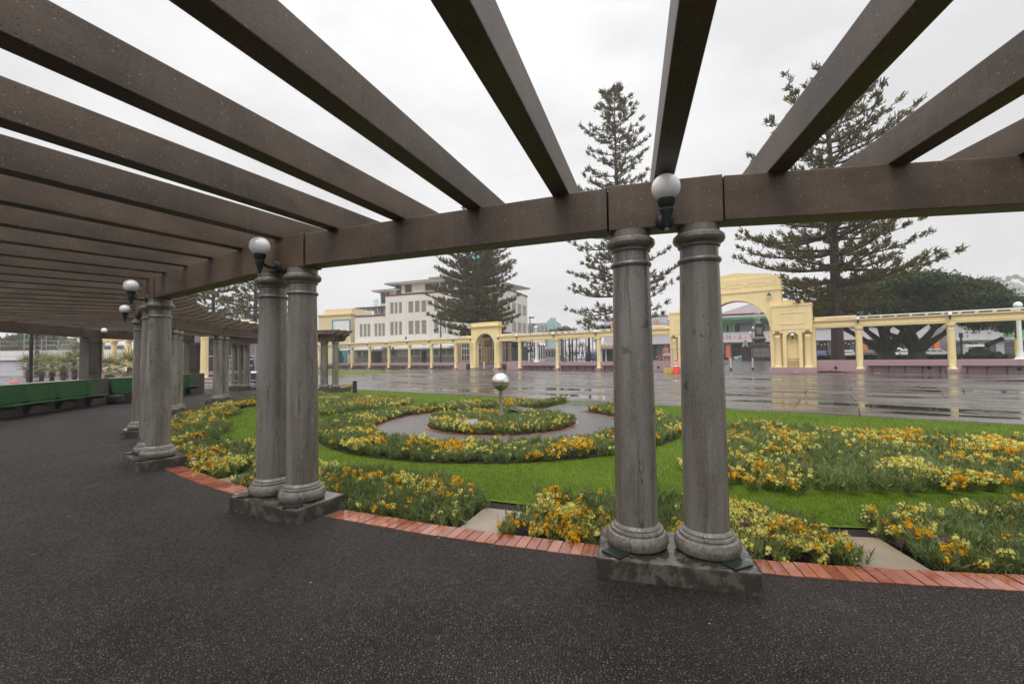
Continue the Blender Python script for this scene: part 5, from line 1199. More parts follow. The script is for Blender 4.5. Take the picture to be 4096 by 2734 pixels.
def palm(label, base, H, fr, nf, seed, mat_='palm', skirt=True, fan=True, r0=.16, group='fan palms beyond the pergola', name='fan_palm'):
    r = np.random.default_rng(seed); T = thing(name, label, 'tree', base, 0, group)
    MB().tube([(0, 0, -.2), (0, 0, H * .5), (r.normal(0, .05), 0, H)], [r0 * 1.25, r0, r0 * .9], 9).build('trunk', 'bark', T, 60)
    Vs = []; Fs = []; o = 0; C = []; D = []; W = []; L = []; WD = []
    for k in range(nf):
        az = 2 * pi * k * .381966 * 1.0 + r.normal(0, .1); el = 1.25 - 1.9 * (k / nf) + r.normal(0, .08)
        d = np.array([cos(az) * cos(el), sin(az) * cos(el), sin(el)]); side = np.array([-sin(az), cos(az), 0]); upv = np.cross(d, side)
        st = fr * .5
        if fan:
            hub = np.array([0, 0, H]) + d * st
            for j in range(13):
                t = (j - 6) / 6 * 1.5; dd = d * cos(t) + side * sin(t); dd = dd + np.array([0, 0, -.28 * abs(t)]); dd /= np.linalg.norm(dd)
                C.append(hub); D.append(dd); W.append(unit((np.cross(dd, upv + r.normal(0, .2, 3)))[None])[0]); L.append(fr * .62 * r.uniform(.85, 1.1)); WD.append(.03 * fr)
            C.append(np.array([0, 0, H])); D.append(d); W.append(side); L.append(st); WD.append(.012 * fr)
        else:
            for j in range(16):
                s = (j + 1) / 16; p = np.array([0, 0, H]) + np.array([d[0] * s, d[1] * s, d[2] * s - .65 * s * s]) * fr
                for sg in (-1, 1):
                    dd = side * sg * .8 + np.array([d[0], d[1], -.45]) * .6; dd /= np.linalg.norm(dd)
                    C.append(p); D.append(dd); W.append(np.array([d[0], d[1], -.3])); L.append(fr * .28 * (1.1 - .6 * s)); WD.append(.016 * fr)
    V, F = quads(np.array(C), np.array(D), unit(np.array(W)), np.array(L), np.array(WD)); raw('fronds', V, F, [mat_], None, T)
    if skirt:
        n = 260; az = r.uniform(0, 2 * pi, n); z = r.uniform(.25, .8, n) * H if H < 3 else r.uniform(.62, .97, n) * H
        C = np.stack([np.cos(az) * r0 * 1.1, np.sin(az) * r0 * 1.1, z], 1); d = unit(np.stack([np.cos(az) * .75, np.sin(az) * .75, r.uniform(-1.2, .3, n)], 1)); W = np.stack([-np.sin(az), np.cos(az), 0 * az], 1)
        V, F = quads(C, d, W, r.uniform(.2, .5, n) * (1 if H < 3 else 1.2), np.full(n, .035)); raw('dry_skirt', V, F, ['straw'], None, T)
    return T
for k, (u, D, z, fr, l) in enumerate(((116, 46, 1.75, 1.15, 'short fan palm just left of the black lamp post'), (168, 46, 1.8, 1.3, 'short fan palm just right of the black lamp post'), (209, 45, 1.65, 1.2, 'short fan palm in the middle of the row left of the stained pier'),
        (255, 44, 1.6, 1.25, 'short fan palm with hanging dry fronds, near the stained pier'), (300, 44, 1.9, 1.3, 'short fan palm partly hidden by the stained pier'), (440, 34, 1.35, 1.1, 'fan palm between the stained pier and the left columns, the smaller one'), (518, 31, 1.4, 1.35, 'large fan palm against the left columns'))):
    x, y = at(u, D); palm(l, (x, y, -.15), z, fr, 19, 60 + k)
x, y = at(147, 62); palm('tall palm trunk beyond the white wall beside the curved roof', (x, y, -.15), 7.2, 2.2, 24, 80, r0=.22, group=None)
x, y = at(300, 55); palm('taller fan palm whose fronds show at the top left of the stained pier', (x, y, -.15), 4.7, 1.9, 24, 81, group=None)
pl = [(2306, 120, 6.0, 3.4, 'tallest feathery palm in the street beyond the colonnade'), (2357, 63, 6.2, 1.9, 'dark palm whose trunk stands below the slender pine'), (2283, 150, 4.6, 2.8, 'leftmost small bronze palm of the palm street'), (2330, 140, 4.6, 2.8, 'middle small bronze palm of the palm street'),
      (2350, 160, 4.0, 2.8, 'right small bronze palm of the palm street'), (2318, 175, 5.0, 3.0, 'far bronze palm of the palm street'), (2385, 170, 7.0, 3.4, 'pale misty palm behind the blue people carrier'), (2345, 230, 15, 5.0, 'very tall pale palm in the mist down the street'), (2372, 235, 13, 5.0, 'second tall pale palm in the mist, nearer the kiosk')]
for k, (u, D, H, fr, l) in enumerate(pl):
    x, y = at(u, D); palm(l, (x, y, STR), H, fr, 18, 90 + k, 'autumn' if u not in (2357,) else 'palm', False, False, .16 if D < 200 else .25, 'palms along the street', 'street_palm')

# hedge in front of the field gun
a = Vector((*at(3262, 64), STR)); b_ = Vector((*at(4120, 47.5), STR)); d = b_ - a; L = d.length
r = np.random.default_rng(5); n = 16000
P = np.stack([r.uniform(0, L, n), r.uniform(-.6, .6, n), np.full(n, .55)], 1); face = r.random(n)
P[:, 1] = np.where(face < .4, -.6, P[:, 1]); P[:, 2] = np.where(face < .4, r.uniform(0, .55, n), .55 + r.normal(0, .02, n))
dd = unit(r.normal(size=(n, 3)) + [0, -.4, .5]); W = unit(np.cross(dd, r.normal(size=(n, 3))))
T = thing('hedge', 'low clipped green hedge running behind the right colonnade', 'hedge', a, atan2(d.y, d.x))
V, F = quads(P, dd, W, np.full(n, .13), np.full(n, .045)); raw('foliage', V, F, ['hedge'], None, T); MB().box(0, L, -.58, .58, 0, .53).build('stems', 'hedge', T)
# ================================================================== street things
def car(label, u, D, rz, paint_, zb=STR, van=False, group='parked cars'):
    x, y = at(u, D); T = thing('parked_car', label, 'car', (x, y, zb), rz, group)
    m = MT.get('car' + paint_) 
    if m is None:
        c = dict(red=(.35, .01, .015), aqua=(.3, .52, .52), navy=(.02, .05, .2), silver=(.45, .46, .48), dark=(.03, .03, .04), white=(.75, .75, .75))[paint_]
        m = MT['car' + paint_] = paint('car paint ' + paint_, c, .18, .03, 1, 10, 0)
    L, H = (4.7, 1.75) if van else (4.25, 1.48)
    low = [(-L / 2, .3), (-L / 2 - .03, .55), (-L / 2 + .05, .88), (-L * .43, .93), (L * .24, .95), (L * .43, .8), (L / 2 + .02, .6), (L / 2, .3), (L * .42, .24), (-L * .42, .24)]
    cab = [(-L * .45, .9), (-L * .4, H - .12), (-L * .3, H), (L * .06, H), (L * .14, H - .08), (L * .27, .93)] if not van else [(-L * .48, .9), (-L * .46, H - .1), (-L * .4, H), (L * .1, H), (L * .18, H - .1), (L * .33, .93)]
    mb = MB().prismy(low, -.86, .86)
    n = len(cab); vs = [(p[0], s * (.84 if p[1] < 1 else .62), p[1]) for s in (-1, 1) for p in cab]
    mb.add(vs, [list(range(n)), list(range(n, 2 * n))[::-1]] + [(i, n + i, n + (i + 1) % n, (i + 1) % n) for i in range(n)])
    mb.build('body', m, T, bevel=.05)
    gl = MB(); k0, k1 = cab[0], cab[-1]
    for s in (-1, 1):
        w = lambda x, z: (x, s * (.85 - .22 * (z - .93) / (H - 1.0) + .012), z)
        for (xa, xb, xt0, xt1) in ((-L * .41, -L * .2, -L * .37, -L * .2), (-L * .18, L * .0, -L * .18, L * .0), (L * .02, L * .22, L * .02, L * .11)): gl.add([w(xa, 1.0), w(xb, 1.0), w(xt1, H - .13), w(xt0, H - .13)], [(0, 1, 2, 3)])
    gl.add([(L * .262 + .01, -.72, .98), (L * .262 + .01, .72, .98), (L * .15 + .01, .58, H - .1), (L * .15 + .01, -.58, H - .1)], [(0, 1, 2, 3)])
    gl.add([(k0[0] - .012 + .02, -.72, 1.0), (k0[0] - .012 + .02, .72, 1.0), (cab[1][0] - .02, .58, H - .16), (cab[1][0] - .02, -.58, H - .16)], [(0, 1, 2, 3)])
    gl.build('windows', 'darkglass', T)
    for sx in (-L * .31, L * .31):
        for s in (-1, 1):
            w = MB().lathe([(.2, -.1), (.31, -.1), (.33, -.06), (.33, .06), (.31, .1), (.2, .1)], 20, M=Matrix.Translation((sx, s * .8, .33)) @ Matrix.Rotation(R_(90), 4, 'X')).build('wheel', 'tyre', T, 40)
            MB().lathe([(.05, -.02), (.2, -.015), (.2, .015), (.05, .02)], 14, M=Matrix.Translation((sx, s * .895, .33)) @ Matrix.Rotation(R_(90), 4, 'X')).build('rim', 'rim', w)
    for s in (-1, 1):
        MB().box(L / 2 - .16, L / 2 + .0, s * .62 - .17, s * .62 + .17, .62, .76).build('headlight', 'refl', T, bevel=.03)
        MB().box(-L / 2 - .03, -L / 2 + .06, s * .66 - .14, s * .66 + .14, .66, .86).build('tail_light', 'redplast', T, bevel=.02)
    return T
car('red hatchback parked beyond the fence panels, left of the tall arch', 2668, 92, TA + pi, 'red')
car('pale aqua car seen through the tall arch beside the memorial', 2985, 88, TA + pi, 'aqua', STR - .25)
car('dark blue car left of the big pine trunk', 3291, 84, TA + 1.2, 'navy'); car('silver car just right of the big pine trunk', 3398, 80, TA + 1.25, 'silver')
car('black car between the pine trunk and the first yellow column', 3478, 80, TA + 1.2, 'dark'); car('white van between the two gnarled trunks, the left of two', 3589, 80, TA + 1.2, 'white', van=True)
car('silver car beside the right gnarled trunk', 3623, 78, TA + 1.2, 'silver'); car('pale silver car left of the second yellow column, rear showing', 3742, 76, TA - .1, 'silver')
car('dark blue people carrier in the palm street, seen from behind', 2378, 88, R_(60), 'navy', van=True)
car('white car low in the palm street beside the black box', 2322, 128, R_(60), 'white'); car('red car at the far end of the palm street', 2244, 150, R_(70), 'red'); car('white van far along the palm street behind lamp posts', 2285, 160, R_(65), 'white', van=True)

# litter bins, bollards, cones, fence panels
def bin_(label, u, D, zb=GZ, h=.95):
    x, y = at(u, D); T = thing('litter_bin', label, 'bin', (x, y, zb), 0, 'slatted litter bins')
    mb = MB()
    for k in range(18): a = 2 * pi * k / 18; mb.box(-.045, .045, -.012, .012, .12, h - .14, 0, Matrix.Rotation(a, 4, 'Z') @ Matrix.Translation((0, -.27, 0)))
    mb.lathe([(.245, .13), (.245, h - .16)], 20).build('slats', 'bin', T)
    MB().lathe([(.3, h - .14), (.3, h - .08), (.22, h - .02), (.2, h), (.12, h)], 20).build('lid', 'white' if u < 1100 else 'bin', T, 40)
    MB().lathe([(.12, 0), (.06, .03), (.06, .13)], 12).build('stand', 'black', T)
bin_('slatted litter bin with pale lid beyond the pergola end', 1020, 32.5); bin_('dark litter bin left of the small arch', 1872, 60.5); bin_('dark litter bin right of the small arch', 2017, 56.8)
def bollard(label, u, D, zb):
    x, y = at(u, D); T = thing('bollard', label, 'bollard', (x, y, zb), 0, 'white bollards')
    MB().lathe([(.075, .08), (.075, 1.02), (.06, 1.08), (.03, 1.1)], 14).build('post', 'white', T, 40); MB().lathe([(.13, -.1), (.13, .06), (.09, .09)], 12).build('foot', 'iron', T)
bollard('white bollard standing in the small archway', 1936, 62.6, GZ + .05); bollard('white bollard in the tall archway, the left of two', 2922, 46.5, .08); bollard('white bollard in the tall archway, in front of the memorial', 3010, 46, .1)
def cone(label, u, D):
    x, y = at(u, D); T = thing('traffic_cone', label, 'traffic cone', (x, y, GZ), 0, 'orange traffic cones')
    MB().box(-.3, .3, -.3, .3, 0, .09).lathe([(.25, .09), (.22, .3), (.07, 1.22), (.05, 1.26)], 20).build('cone', 'cone', T, 40, bevel=0)
    for z0, z1 in ((.62, .78), (.9, 1.04)):
        f = lambda z: .22 - .15 * (z - .3) / .92 + .006
        MB().lathe([(f(z0), z0), (f(z1), z1)], 20).build('band', 'refl', T, 40)
cone('orange traffic cone in front of the fence panels, the nearer of two', 2701, 42.3); cone('orange traffic cone half behind the other, beside the column', 2709, 43.2)
for k, (u, z, l) in enumerate(((2674, 0, 'yellow plastic block on the ground beside the cones, bottom of the stack'), (2676, .25, 'yellow plastic block on top of the other, beside the cones'))):
    x, y = at(u, 42.6); o = MB().box(-.38, .38, -.2, .2, 0, .24).box(-.2, .2, -.202, -.19, .06, .18).build('plastic_block', 'yplast', None, bevel=.03); o.location = (x, y, GZ + z); o.rotation_euler = (0, 0, .1 * k); tag(o, l, 'plastic block', 'yellow plastic blocks')
def panel(label, u, D, rz, w):
    x, y = at(u, D); T = thing('temporary_fence', label, 'fence panel', (x, y, GZ), rz, 'temporary fence panels')
    MB().tube([(0, 0, 0), (0, 0, 2.35)], .03).tube([(w, 0, 0), (w, 0, 2.35)], .03).tube([(0, 0, 2.3), (w, 0, 2.3)], .025).tube([(0, 0, .3), (w, 0, .3)], .025).build('frame', 'steel', T)
    mb = MB(); k = .1
    while k < w: mb.box(k - .005, k + .005, -.005, .005, .3, 2.3); k += .1
    mb.box(0, w, -.004, .004, 1.0, 1.01).box(0, w, -.004, .004, 1.7, 1.71); mb.build('mesh', 'steel', T)
panel('steel mesh fence panel nearer the red car', 2652, 42.0, .25, 1.1); panel('steel mesh fence panel leaning by the arch pier, behind the cones', 2682, 42.8, .1, 1.6)

# memorial
x, y = at(3025, 68); T = thing('war_memorial', 'dark granite memorial with stepped pedestal and pale marble soldier through the tall arch', 'memorial', (x, y, STR + .05), R_(-24))
MB().box(-.9, 1.9, -1.2, 1.2, 0, 2.1).box(-2.0, -.901, -.8, .8, 0, 2.05).box(-1.1, 2.1, -1.4, 1.4, -.2, .2).build('base', 'granite', T, bevel=.03)
for a, b_ in ((-.75, .42), (.48, 1.75)): MB().box(a, b_, -1.24, -1.201, .5, 1.15).box(a, b_, -1.24, -1.201, 1.2, 1.85).build('inscribed_plate', 'plate', T)
MB().lathe([(1.35, 2.1), (1.3, 2.4), (1.0, 2.6), (.98, 2.9), (1.25, 3.1), (1.2, 3.3), (.9, 3.6), (.82, 4.0), (.62, 5.4), (.72, 5.5), (.72, 5.65)], 4, .45, 0, M=Matrix.Translation((.45, 0, 0)) @ Matrix.Rotation(R_(45), 4, 'Z') @ Matrix.Translation((-.45, 0, 0))).build('pedestal', 'granite', T, bevel=.03)
MB().box(.1, .8, -.64, -.55, 4.0, 5.0, 0, Matrix.Identity(4)).build('relief_panel', 'plate', T)
def skin(name, joints, edges, mat_, parent=None, loc=None, lvl=2):
    me = bpy.data.meshes.new(name); me.from_pydata([j[:3] for j in joints], edges, []); me.materials.append(MT[mat_])
    o = bpy.data.objects.new(name, me); COL.objects.link(o)
    if parent is not None: o.parent = parent
    s = o.modifiers.new('skin', 'SKIN'); s.use_smooth_shade = True
    for i, j in enumerate(joints): me.skin_vertices[0].data[i].radius = (j[3], j[4] if len(j) > 4 else j[3]); 
    me.skin_vertices[0].data[0].use_root = True
    b = o.modifiers.new('sub', 'SUBSURF'); b.levels = lvl; b.render_levels = lvl
    if loc is not None: o.location = loc
    return o
def figure_joints(h=1.75, arm=0.12, stride=.1, bow=0.0):
    k = h / 1.75
    J = [(0, 0, .95, .15, .11), (0, 0, 1.15, .14, .1), (0, -bow, 1.38, .17, .11), (0, -bow, 1.5, .07, .065), (0, -bow * 1.3 - .01, 1.58, .07, .085), (0, -bow * 1.3 - .015, 1.68, .07, .08), (0, -bow * 1.3, 1.745, .045, .05),
         (.1, 0, .88, .09), (.11, -.02 - stride * .3, .5, .062), (.11, stride * .6, .09, .045), (.12, stride * .6 - .16, .04, .04),
         (-.1, 0, .88, .09), (-.11, -.02, .5, .062), (-.11, -stride * .6, .09, .045), (-.12, -stride * .6 - .16, .04, .04),
         (.2, -bow, 1.4, .06), (.24 + arm * .4, .02, 1.13, .046), (.24 + arm, -.1, .88, .034), (.24 + arm, -.13, .79, .03),
         (-.2, -bow, 1.4, .06), (-.24 - arm * .4, .02, 1.13, .046), (-.24 - arm, -.1, .88, .034), (-.24 - arm, -.13, .79, .03)]
    E = [(0, 1), (1, 2), (2, 3), (3, 4), (4, 5), (5, 6), (0, 7), (7, 8), (8, 9), (9, 10), (0, 11), (11, 12), (12, 13), (13, 14), (2, 15), (15, 16), (16, 17), (17, 18), (2, 19), (19, 20), (20, 21), (21, 22)]
    return [tuple(c * k for c in j) for j in J], E
J, E = figure_joints(2.0, .05, .15); st_ = skin('statue_figure', J, E, 'statue', T, (.45, 0, 5.65))
MB().tube([(.05, -.15, 5.7), (.0, -.12, 7.0), (-.1, -.1, 7.6)], .035, 6).box(.1, .8, -.3, .3, 5.65, 5.75).build('rifle', 'statue', T)
lion = [(0, .2, .3, .3, .28), (0, .0, .62, .27, .25), (0, -.22, .95, .25, .24), (0, -.42, 1.12, .18, .18), (0, -.58, 1.08, .11), (.16, -.35, .55, .12), (.17, -.42, .1, .1), (-.16, -.35, .55, .12), (-.17, -.42, .1, .1), (.26, .1, .2, .16), (.28, -.2, .08, .1), (-.26, .1, .2, .16), (-.28, -.2, .08, .1)]
lo = skin('stone_lion', lion, [(0, 1), (1, 2), (2, 3), (3, 4), (2, 5), (5, 6), (2, 7), (7, 8), (0, 9), (9, 10), (0, 11), (11, 12)], 'statue', None, None)
lp_ = Matrix.Translation((x, y, STR + .05)) @ Matrix.Rotation(R_(-24), 4, 'Z') @ Vector((-1.45, 0, 2.05)); lo.location = lp_; lo.rotation_euler = (0, 0, R_(-24)); tag(lo, 'pale seated stone lion on the left block of the memorial', 'lion statue')
def postlamp(name, label, u, D, H, globes, mat_='iron', zb=STR, rad=.05, gr=.16, group=None):
    x, y = at(u, D); T = thing(name, label, 'street lamp', (x, y, zb), TA, group)
    mb = MB().lathe([(rad * 3, 0), (rad * 3, .25), (rad * 1.8, .4), (rad * 1.3, .8), (rad, 1.0), (rad * .8, H)], 14)
    for gx, gz in globes:
        if abs(gx) > .01: mb.tube([(0, 0, H - .35), (gx * .7, 0, H - .5 + gz), (gx, 0, H - .15 + gz)], rad * .45, 6)
    mb.build('post', mat_, T, 40)
    for gx, gz in globes: MB().ball((gx, 0, H + gz + gr * .7), gr, 0, 16).build('globe', 'globe', T, 60)
    return T
postlamp('lamp_standard', 'dark lamp with two white globes beside the memorial pedestal', 3012, 66, 4.1, [(-.25, 0), (.12, .7)], 'iron')
# street lamps beyond the colonnade
for k, (u, D, H, l) in enumerate(((2253, 74, 4.1, 'dark lamp post with white globes, leftmost in the palm street'), (2263, 80, 4.4, 'dark lamp post with a cluster of white globes, second in the palm street'), (2303, 118, 3.6, 'single globe lamp among the far bronze palms'), (2289, 112, 3.0, 'small distant globe lamp left of the far palms'))):
    postlamp('globe_street_lamp', l, u, D, H, [(-.5, 0), (.5, 0), (0, .35)] if k < 2 else [(0, 0)], 'iron', STR, .1 if k < 2 else .06, .2, 'globe lamps in the palm street')
postlamp('white_lamp_standard', 'white ornamental lamp post with a single globe right of the small arch', 2146, 67, 5.3, [(0, 0)], 'white', STR, .2, .26)
postlamp('white_lamp_standard', 'white lamp post with globe at the right edge behind the colonnade', 4082, 38.5, 4.75, [(0, 0)], 'white', STR, .17, .3)
for k, (u, D, z, l) in enumerate(((2122, 82, 8.2, 'tall grey street light right of the cream building, the taller of two'), (2131, 92, 7.6, 'tall grey street light right of the cream building, the shorter of two'))):
    x, y = at(u, D); T = thing('street_light', l, 'street light', (x, y, STR), TA, 'grey street lights'); MB().tube([(0, 0, 0), (0, 0, z)], [.13, .1]).build('pole', 'slate', T); MB().prismy([(-.15, z), (.9, z + .02), (.85, z + .2), (-.1, z + .28)], -.2, .2).build('lamp_head', 'slate', T, bevel=.03)
for k, (u, l) in enumerate(((2278, 'dark trunk like pole in the palm street, left of two bare poles'), (2290, 'dark bare pole in the palm street, right of two bare poles'))):
    x, y = at(u, 84); o = MB().tube([(0, 0, 0), (0, 0, 5.2)], [.17, .14]).box(-.9, .9, -.03, .03, 4.9, 5.0).build('street_pole', 'bark', None, 40); o.location = (x, y, STR); tag(o, l, 'pole', 'bare poles in the street')
x, y = at(1764, 80); T = thing('banner_post', 'tall black lamp post with a white banner before the cream building', 'lamp post', (x, y, STR), TA)
MB().tube([(0, 0, 0), (0, 0, 9.5)], [.16, .1]).build('post', 'black', T, 40); bn = MB().box(.2, 1.5, -.01, .01, 5.5, 7.0, 0, Matrix.Rotation(R_(-6), 4, 'Y'))
bn.box(.45, 1.5, -.02, -.011, 6.0, 6.35, 1, Matrix.Rotation(R_(-18), 4, 'Y')).ball((.95, -.03, 6.42), .14, 2, 10); bn.build('banner', ['white', 'black', 'vgreen'], T); MB().box(-.05, 1.0, -.05, .05, 9.4, 9.5).build('lamp_arm', 'black', T)
x, y = at(2131, 71); T = thing('beacon_post', 'black and white striped crossing beacon with an orange globe', 'beacon', (x, y, STR), 0)
mb = MB()
for k in range(7): mb.tube([(0, 0, k * .45), (0, 0, k * .45 + .449)], .06, 10, k % 2)
mb.build('post', ['black', 'white'], T); MB().ball((0, 0, 3.3), .17, 0, 14).build('globe', 'orange', T, 60); MB().box(-.35, -.05, -.05, .05, 1.9, 2.6).build('sign_box', 'black', T)
x, y = at(2107, 84); T = thing('hanging_sign', 'dark round cafe sign hanging beside the black awning', 'sign', (x, y, STR), TA); MB().tube([(0, 0, 0), (0, 0, 3.0)], .04).build('post', 'black', T); MB().lathe([(.32, -.04), (.32, .04)], 20, M=Matrix.Translation((.35, -.06, 2.2)) @ Matrix.Rotation(R_(90), 4, 'X')).build('disc', 'iron', T)
x, y = at(1953, 78); T = thing('finger_sign', 'black sign board on a post framed by the small arch', 'sign', (x, y, STR), TA)
mb = MB().tube([(0, 0, 0), (0, 0, 3.9)], .05).box(-.65, .65, -.04, .04, 3.55, 3.95).box(-.75, .75, -.04, .04, 3.05, 3.35); mb.build('post', 'black', T)
lb = MB()
for k in range(5): lb.box(-.5 + k * .2, -.38 + k * .2, -.06, -.041, 3.68, 3.84)
lb.build('lettering', 'white', T)
x, y = at(2027, 76); T = thing('cross_bar_sign', 'dark post with cross bar right of the small arch', 'sign', (x, y, STR), TA); MB().tube([(0, 0, 0), (0, 0, 3.7)], [.11, .09]).box(-1.1, 1.1, -.05, .05, 3.55, 3.75).build('post', 'black', T)
for k, (u, y_, h, l) in enumerate(((1397, 88, 3.0, 'thin blue topped parking sign left of the first column'), (1494, 86, 4.2, 'taller thin post with blue sign before the cream wing'))):
    x, y = at(u, y_); T = thing('blue_sign', l, 'sign', (x, y, STR), TA, 'blue signs'); MB().tube([(0, 0, 0), (0, 0, h)], .05).build('post', 'slate', T); MB().box(-.25, .25, -.05, -.01, h - .9 if k == 0 else h - .6, h).build('plate', 'blue', T)
x, y = at(2888, 80); T = thing('parking_sign', 'square white no parking sign left inside the tall arch', 'sign', (x, y, STR), TA); MB().tube([(0, 0, 0), (0, 0, 2.9)], .04).build('post', 'slate', T); MB().box(-.3, .3, -.06, -.03, 2.1, 2.9, 0).lathe([(.19, 0), (.19, .02)], 20, m=1, M=Matrix.Translation((0, -.061, 2.55)) @ Matrix.Rotation(R_(90), 4, 'X')).build('plate', ['white', 'black'], T)
x, y = at(2890, 83); o = MB().box(-.35, .35, -.3, .3, 0, 1.2).box(.36, .9, -.3, .3, 0, .5).build('black_cabinet', 'black', None, bevel=.03); o.location = (x, y, STR); tag(o, 'black cabinet below the no parking sign', 'cabinet')
x, y = at(2350, 86); o = MB().box(-.38, .38, -.3, .3, 0, 1.25).box(-.42, .42, -.33, .33, 1.251, 1.3).build('black_cabinet', 'black', None, bevel=.02); o.location = (x, y, STR); tag(o, 'black street cabinet left of the blue people carrier', 'cabinet')
x, y = at(2422, 78); T = thing('kiosk', 'small kiosk with a domed tan striped awning left of the nearest columns', 'kiosk', (x, y, STR), TA)
MB().box(-.7, 1.2, 0, 2, 0, 2.4).build('wall', 'dark', T); MB().box(-.75, -.55, -.05, 0, 0, 2.4).box(.0, .2, -.05, 0, 0, 2.4).build('door_frame', 'white', T); MB().box(-.45, -.1, -.06, -.01, 1.5, 2.0).build('poster', 'blue', T)
MB().lathe([(1.25 * cos(pi / 2 * k / 6) + .02, 2.35 + 1.05 * sin(pi / 2 * k / 6)) for k in range(7)], 18, .25, .3).lathe([(1.27, 2.2), (1.27, 2.36)], 18, .25, .3).build('awning', 'canvas', T)
# field gun
x, y = at(3930, 54.5); T = thing('field_gun', 'black field gun with raised barrel on small wheels behind the hedge', 'cannon', (x, y, STR + .35), R_(-20))
MB().lathe([(.16, -1.5), (.3, -1.45), (.32, -.6), (.26, .3), (.24, 1.7), (.29, 1.75), (.29, 2.0), (.2, 2.02)], 20, M=Matrix.Translation((.15, 0, 1.25)) @ Matrix.Rotation(R_(64), 4, 'Y')).build('barrel', 'black', T, 40)
MB().box(-.5, .6, -.3, .3, .55, .95).prismy([(-1.3, .3), (.9, .3), (.6, .75), (-.6, .85)], -.22, .22).tube([(.3, 0, .6), (.9, 0, 1.6)], .08).build('carriage', 'black', T)
for wx in (-1.15, 1.3):
    for s in (-1, 1): MB().lathe([(.1, -.07), (.26, -.07), (.3, -.07), (.3, .07), (.26, .07), (.1, .07)], 20, M=Matrix.Translation((wx, s * .42, .3)) @ Matrix.Rotation(R_(90), 4, 'X')).build('wheel', 'black', T)
MB().box(-2, 2, -1, 1, -.4, -.02).build('base_slab', 'stone', T)
x, y = at(3848, 49); T = thing('finger_post', 'dark signpost with finger boards beside the second right column', 'sign', (x, y, STR), TA); MB().tube([(0, 0, 0), (0, 0, 3.0)], .09).box(-.12, .12, -.12, .12, 2.5, 3.05).box(-.3, .8, -.03, .03, 1.85, 2.0).build('post', 'black', T); MB().box(.3, 1.9, -.06, -.031, 1.5, 1.75).build('finger_board', 'white', T)
x, y = at(4076, 46); T = thing('wrapped_trunk', 'palm trunk with a yellow lower wrap at the right edge', 'tree', (x, y, STR), 0); MB().tube([(0, 0, 0), (0, 0, .3), (0, 0, 2.3)], [.42, .3, .26], 12).build('wrap', 'yplast', T, 60); MB().tube([(0, 0, 2.3), (0, 0, 4.5)], [.25, .2], 10).build('trunk', 'bark', T, 60)
r = np.random.default_rng(3); n = 500; aa = r.uniform(0, 2 * pi, n); C = np.stack([np.cos(aa) * .45, np.sin(aa) * .45, r.uniform(0, .2, n)], 1); d = unit(np.stack([np.cos(aa), np.sin(aa), r.uniform(.4, 2, n)], 1)); W = np.stack([-np.sin(aa), np.cos(aa), 0 * aa], 1); V, F = quads(C, d, W, r.uniform(.3, .6, n), np.full(n, .03)); raw('foliage', V, F, ['palm'], None, T)
# people
def person(label, u, D, coat, rz, h=1.72):
    x, y = at(u, D); J, E = figure_joints(h, .06, .12); T = skin('person', J, E, coat, None, (x, y, STR)); T.rotation_euler = (0, 0, rz); tag(T, label, 'person')
    k = h / 1.75
    MB().ball((0, -.03 * k, 1.66 * k), .083 * k, 0, 14, sz=1.25).build('head', 'skin', T, 60); MB().ball((0, .015 * k, 1.70 * k), .092 * k, 0, 14, sz=1.0).build('hair', 'black', T, 60)
    for s in (-1, 1):
        hd = MB().ball((s * .3 * k, -.14 * k, .77 * k), .035 * k, 0, 10)
        for q in range(5): hd.tube([(s * (.28 + q * .01) * k, -.14 * k - .02 + q * .012, .76 * k), (s * (.28 + q * .01) * k, -.16 * k - .02 + q * .014, .69 * k + .01 * abs(q - 2))], .009, 5)
        hd.build('hand', 'skin', T)
person('person in a dark coat walking beside the pale yellow building, far left', 1373, 97, 'cloth1', .8); person('person in a pink top near the doorway of the cream wing', 1537, 89, 'cloth2', 2.0, 1.6)
# memorial paving leftovers: pipe holes in the pink wall, leaf heap and litter by the right wall
for k, (u, D, l) in enumerate(((3343, 40.9, 'round dark drain hole in the pink wall right of the tall arch'), (3717, 36.3, 'round dark drain hole under the first bench right of the tall arch'), (4077, 33.2, 'round dark drain hole in the pink wall at the right edge'), (2634, 49.6, 'round dark drain hole in the pink wall left of the fence panels'))):
    d_ = ray(u, 1470); n_ = np.array([ln[0], ln[1]]); q = (np.array(lxy(0, -.14)) @ n_) / (np.array([d_[0], d_[1]]) @ n_); o = MB().lathe([(.13, -.02), (.13, .015), (.1, .015)], 18, M=Matrix.Rotation(R_(90), 4, 'X')).build('drain_hole', 'dark', None); o.location = (d_[0] * q, d_[1] * q, .28 if u != 4077 else .2); o.rotation_euler = (0, 0, LA); tag(o, l, 'drain hole', 'drain holes in the pink wall')
r = np.random.default_rng(4); n = 900; x, y = lxy(33.9, -.6); P = np.stack([r.normal(0, .75, n), r.normal(0, .22, n), np.zeros(n)], 1); P[:, 2] = .12 * np.exp(-(P[:, 0] ** 2) / .8 - P[:, 1] ** 2 / .06) * r.random(n) + .01
d = unit(r.normal(size=(n, 3)) * [1, 1, .3]); W = unit(np.cross(d, r.normal(size=(n, 3)) * .3 + [0, 0, 1])); V, F = quads(P, d, W, np.full(n, .12), np.full(n, .04)); o = raw('leaf_heap', V, F, ['leaflit']); o.location = (x, y, GZ); o.rotation_euler = (0, 0, LA); tag(o, 'small heap of wet brown leaves against the pink wall right of the tall arch', 'leaf litter', None, 'stuff')
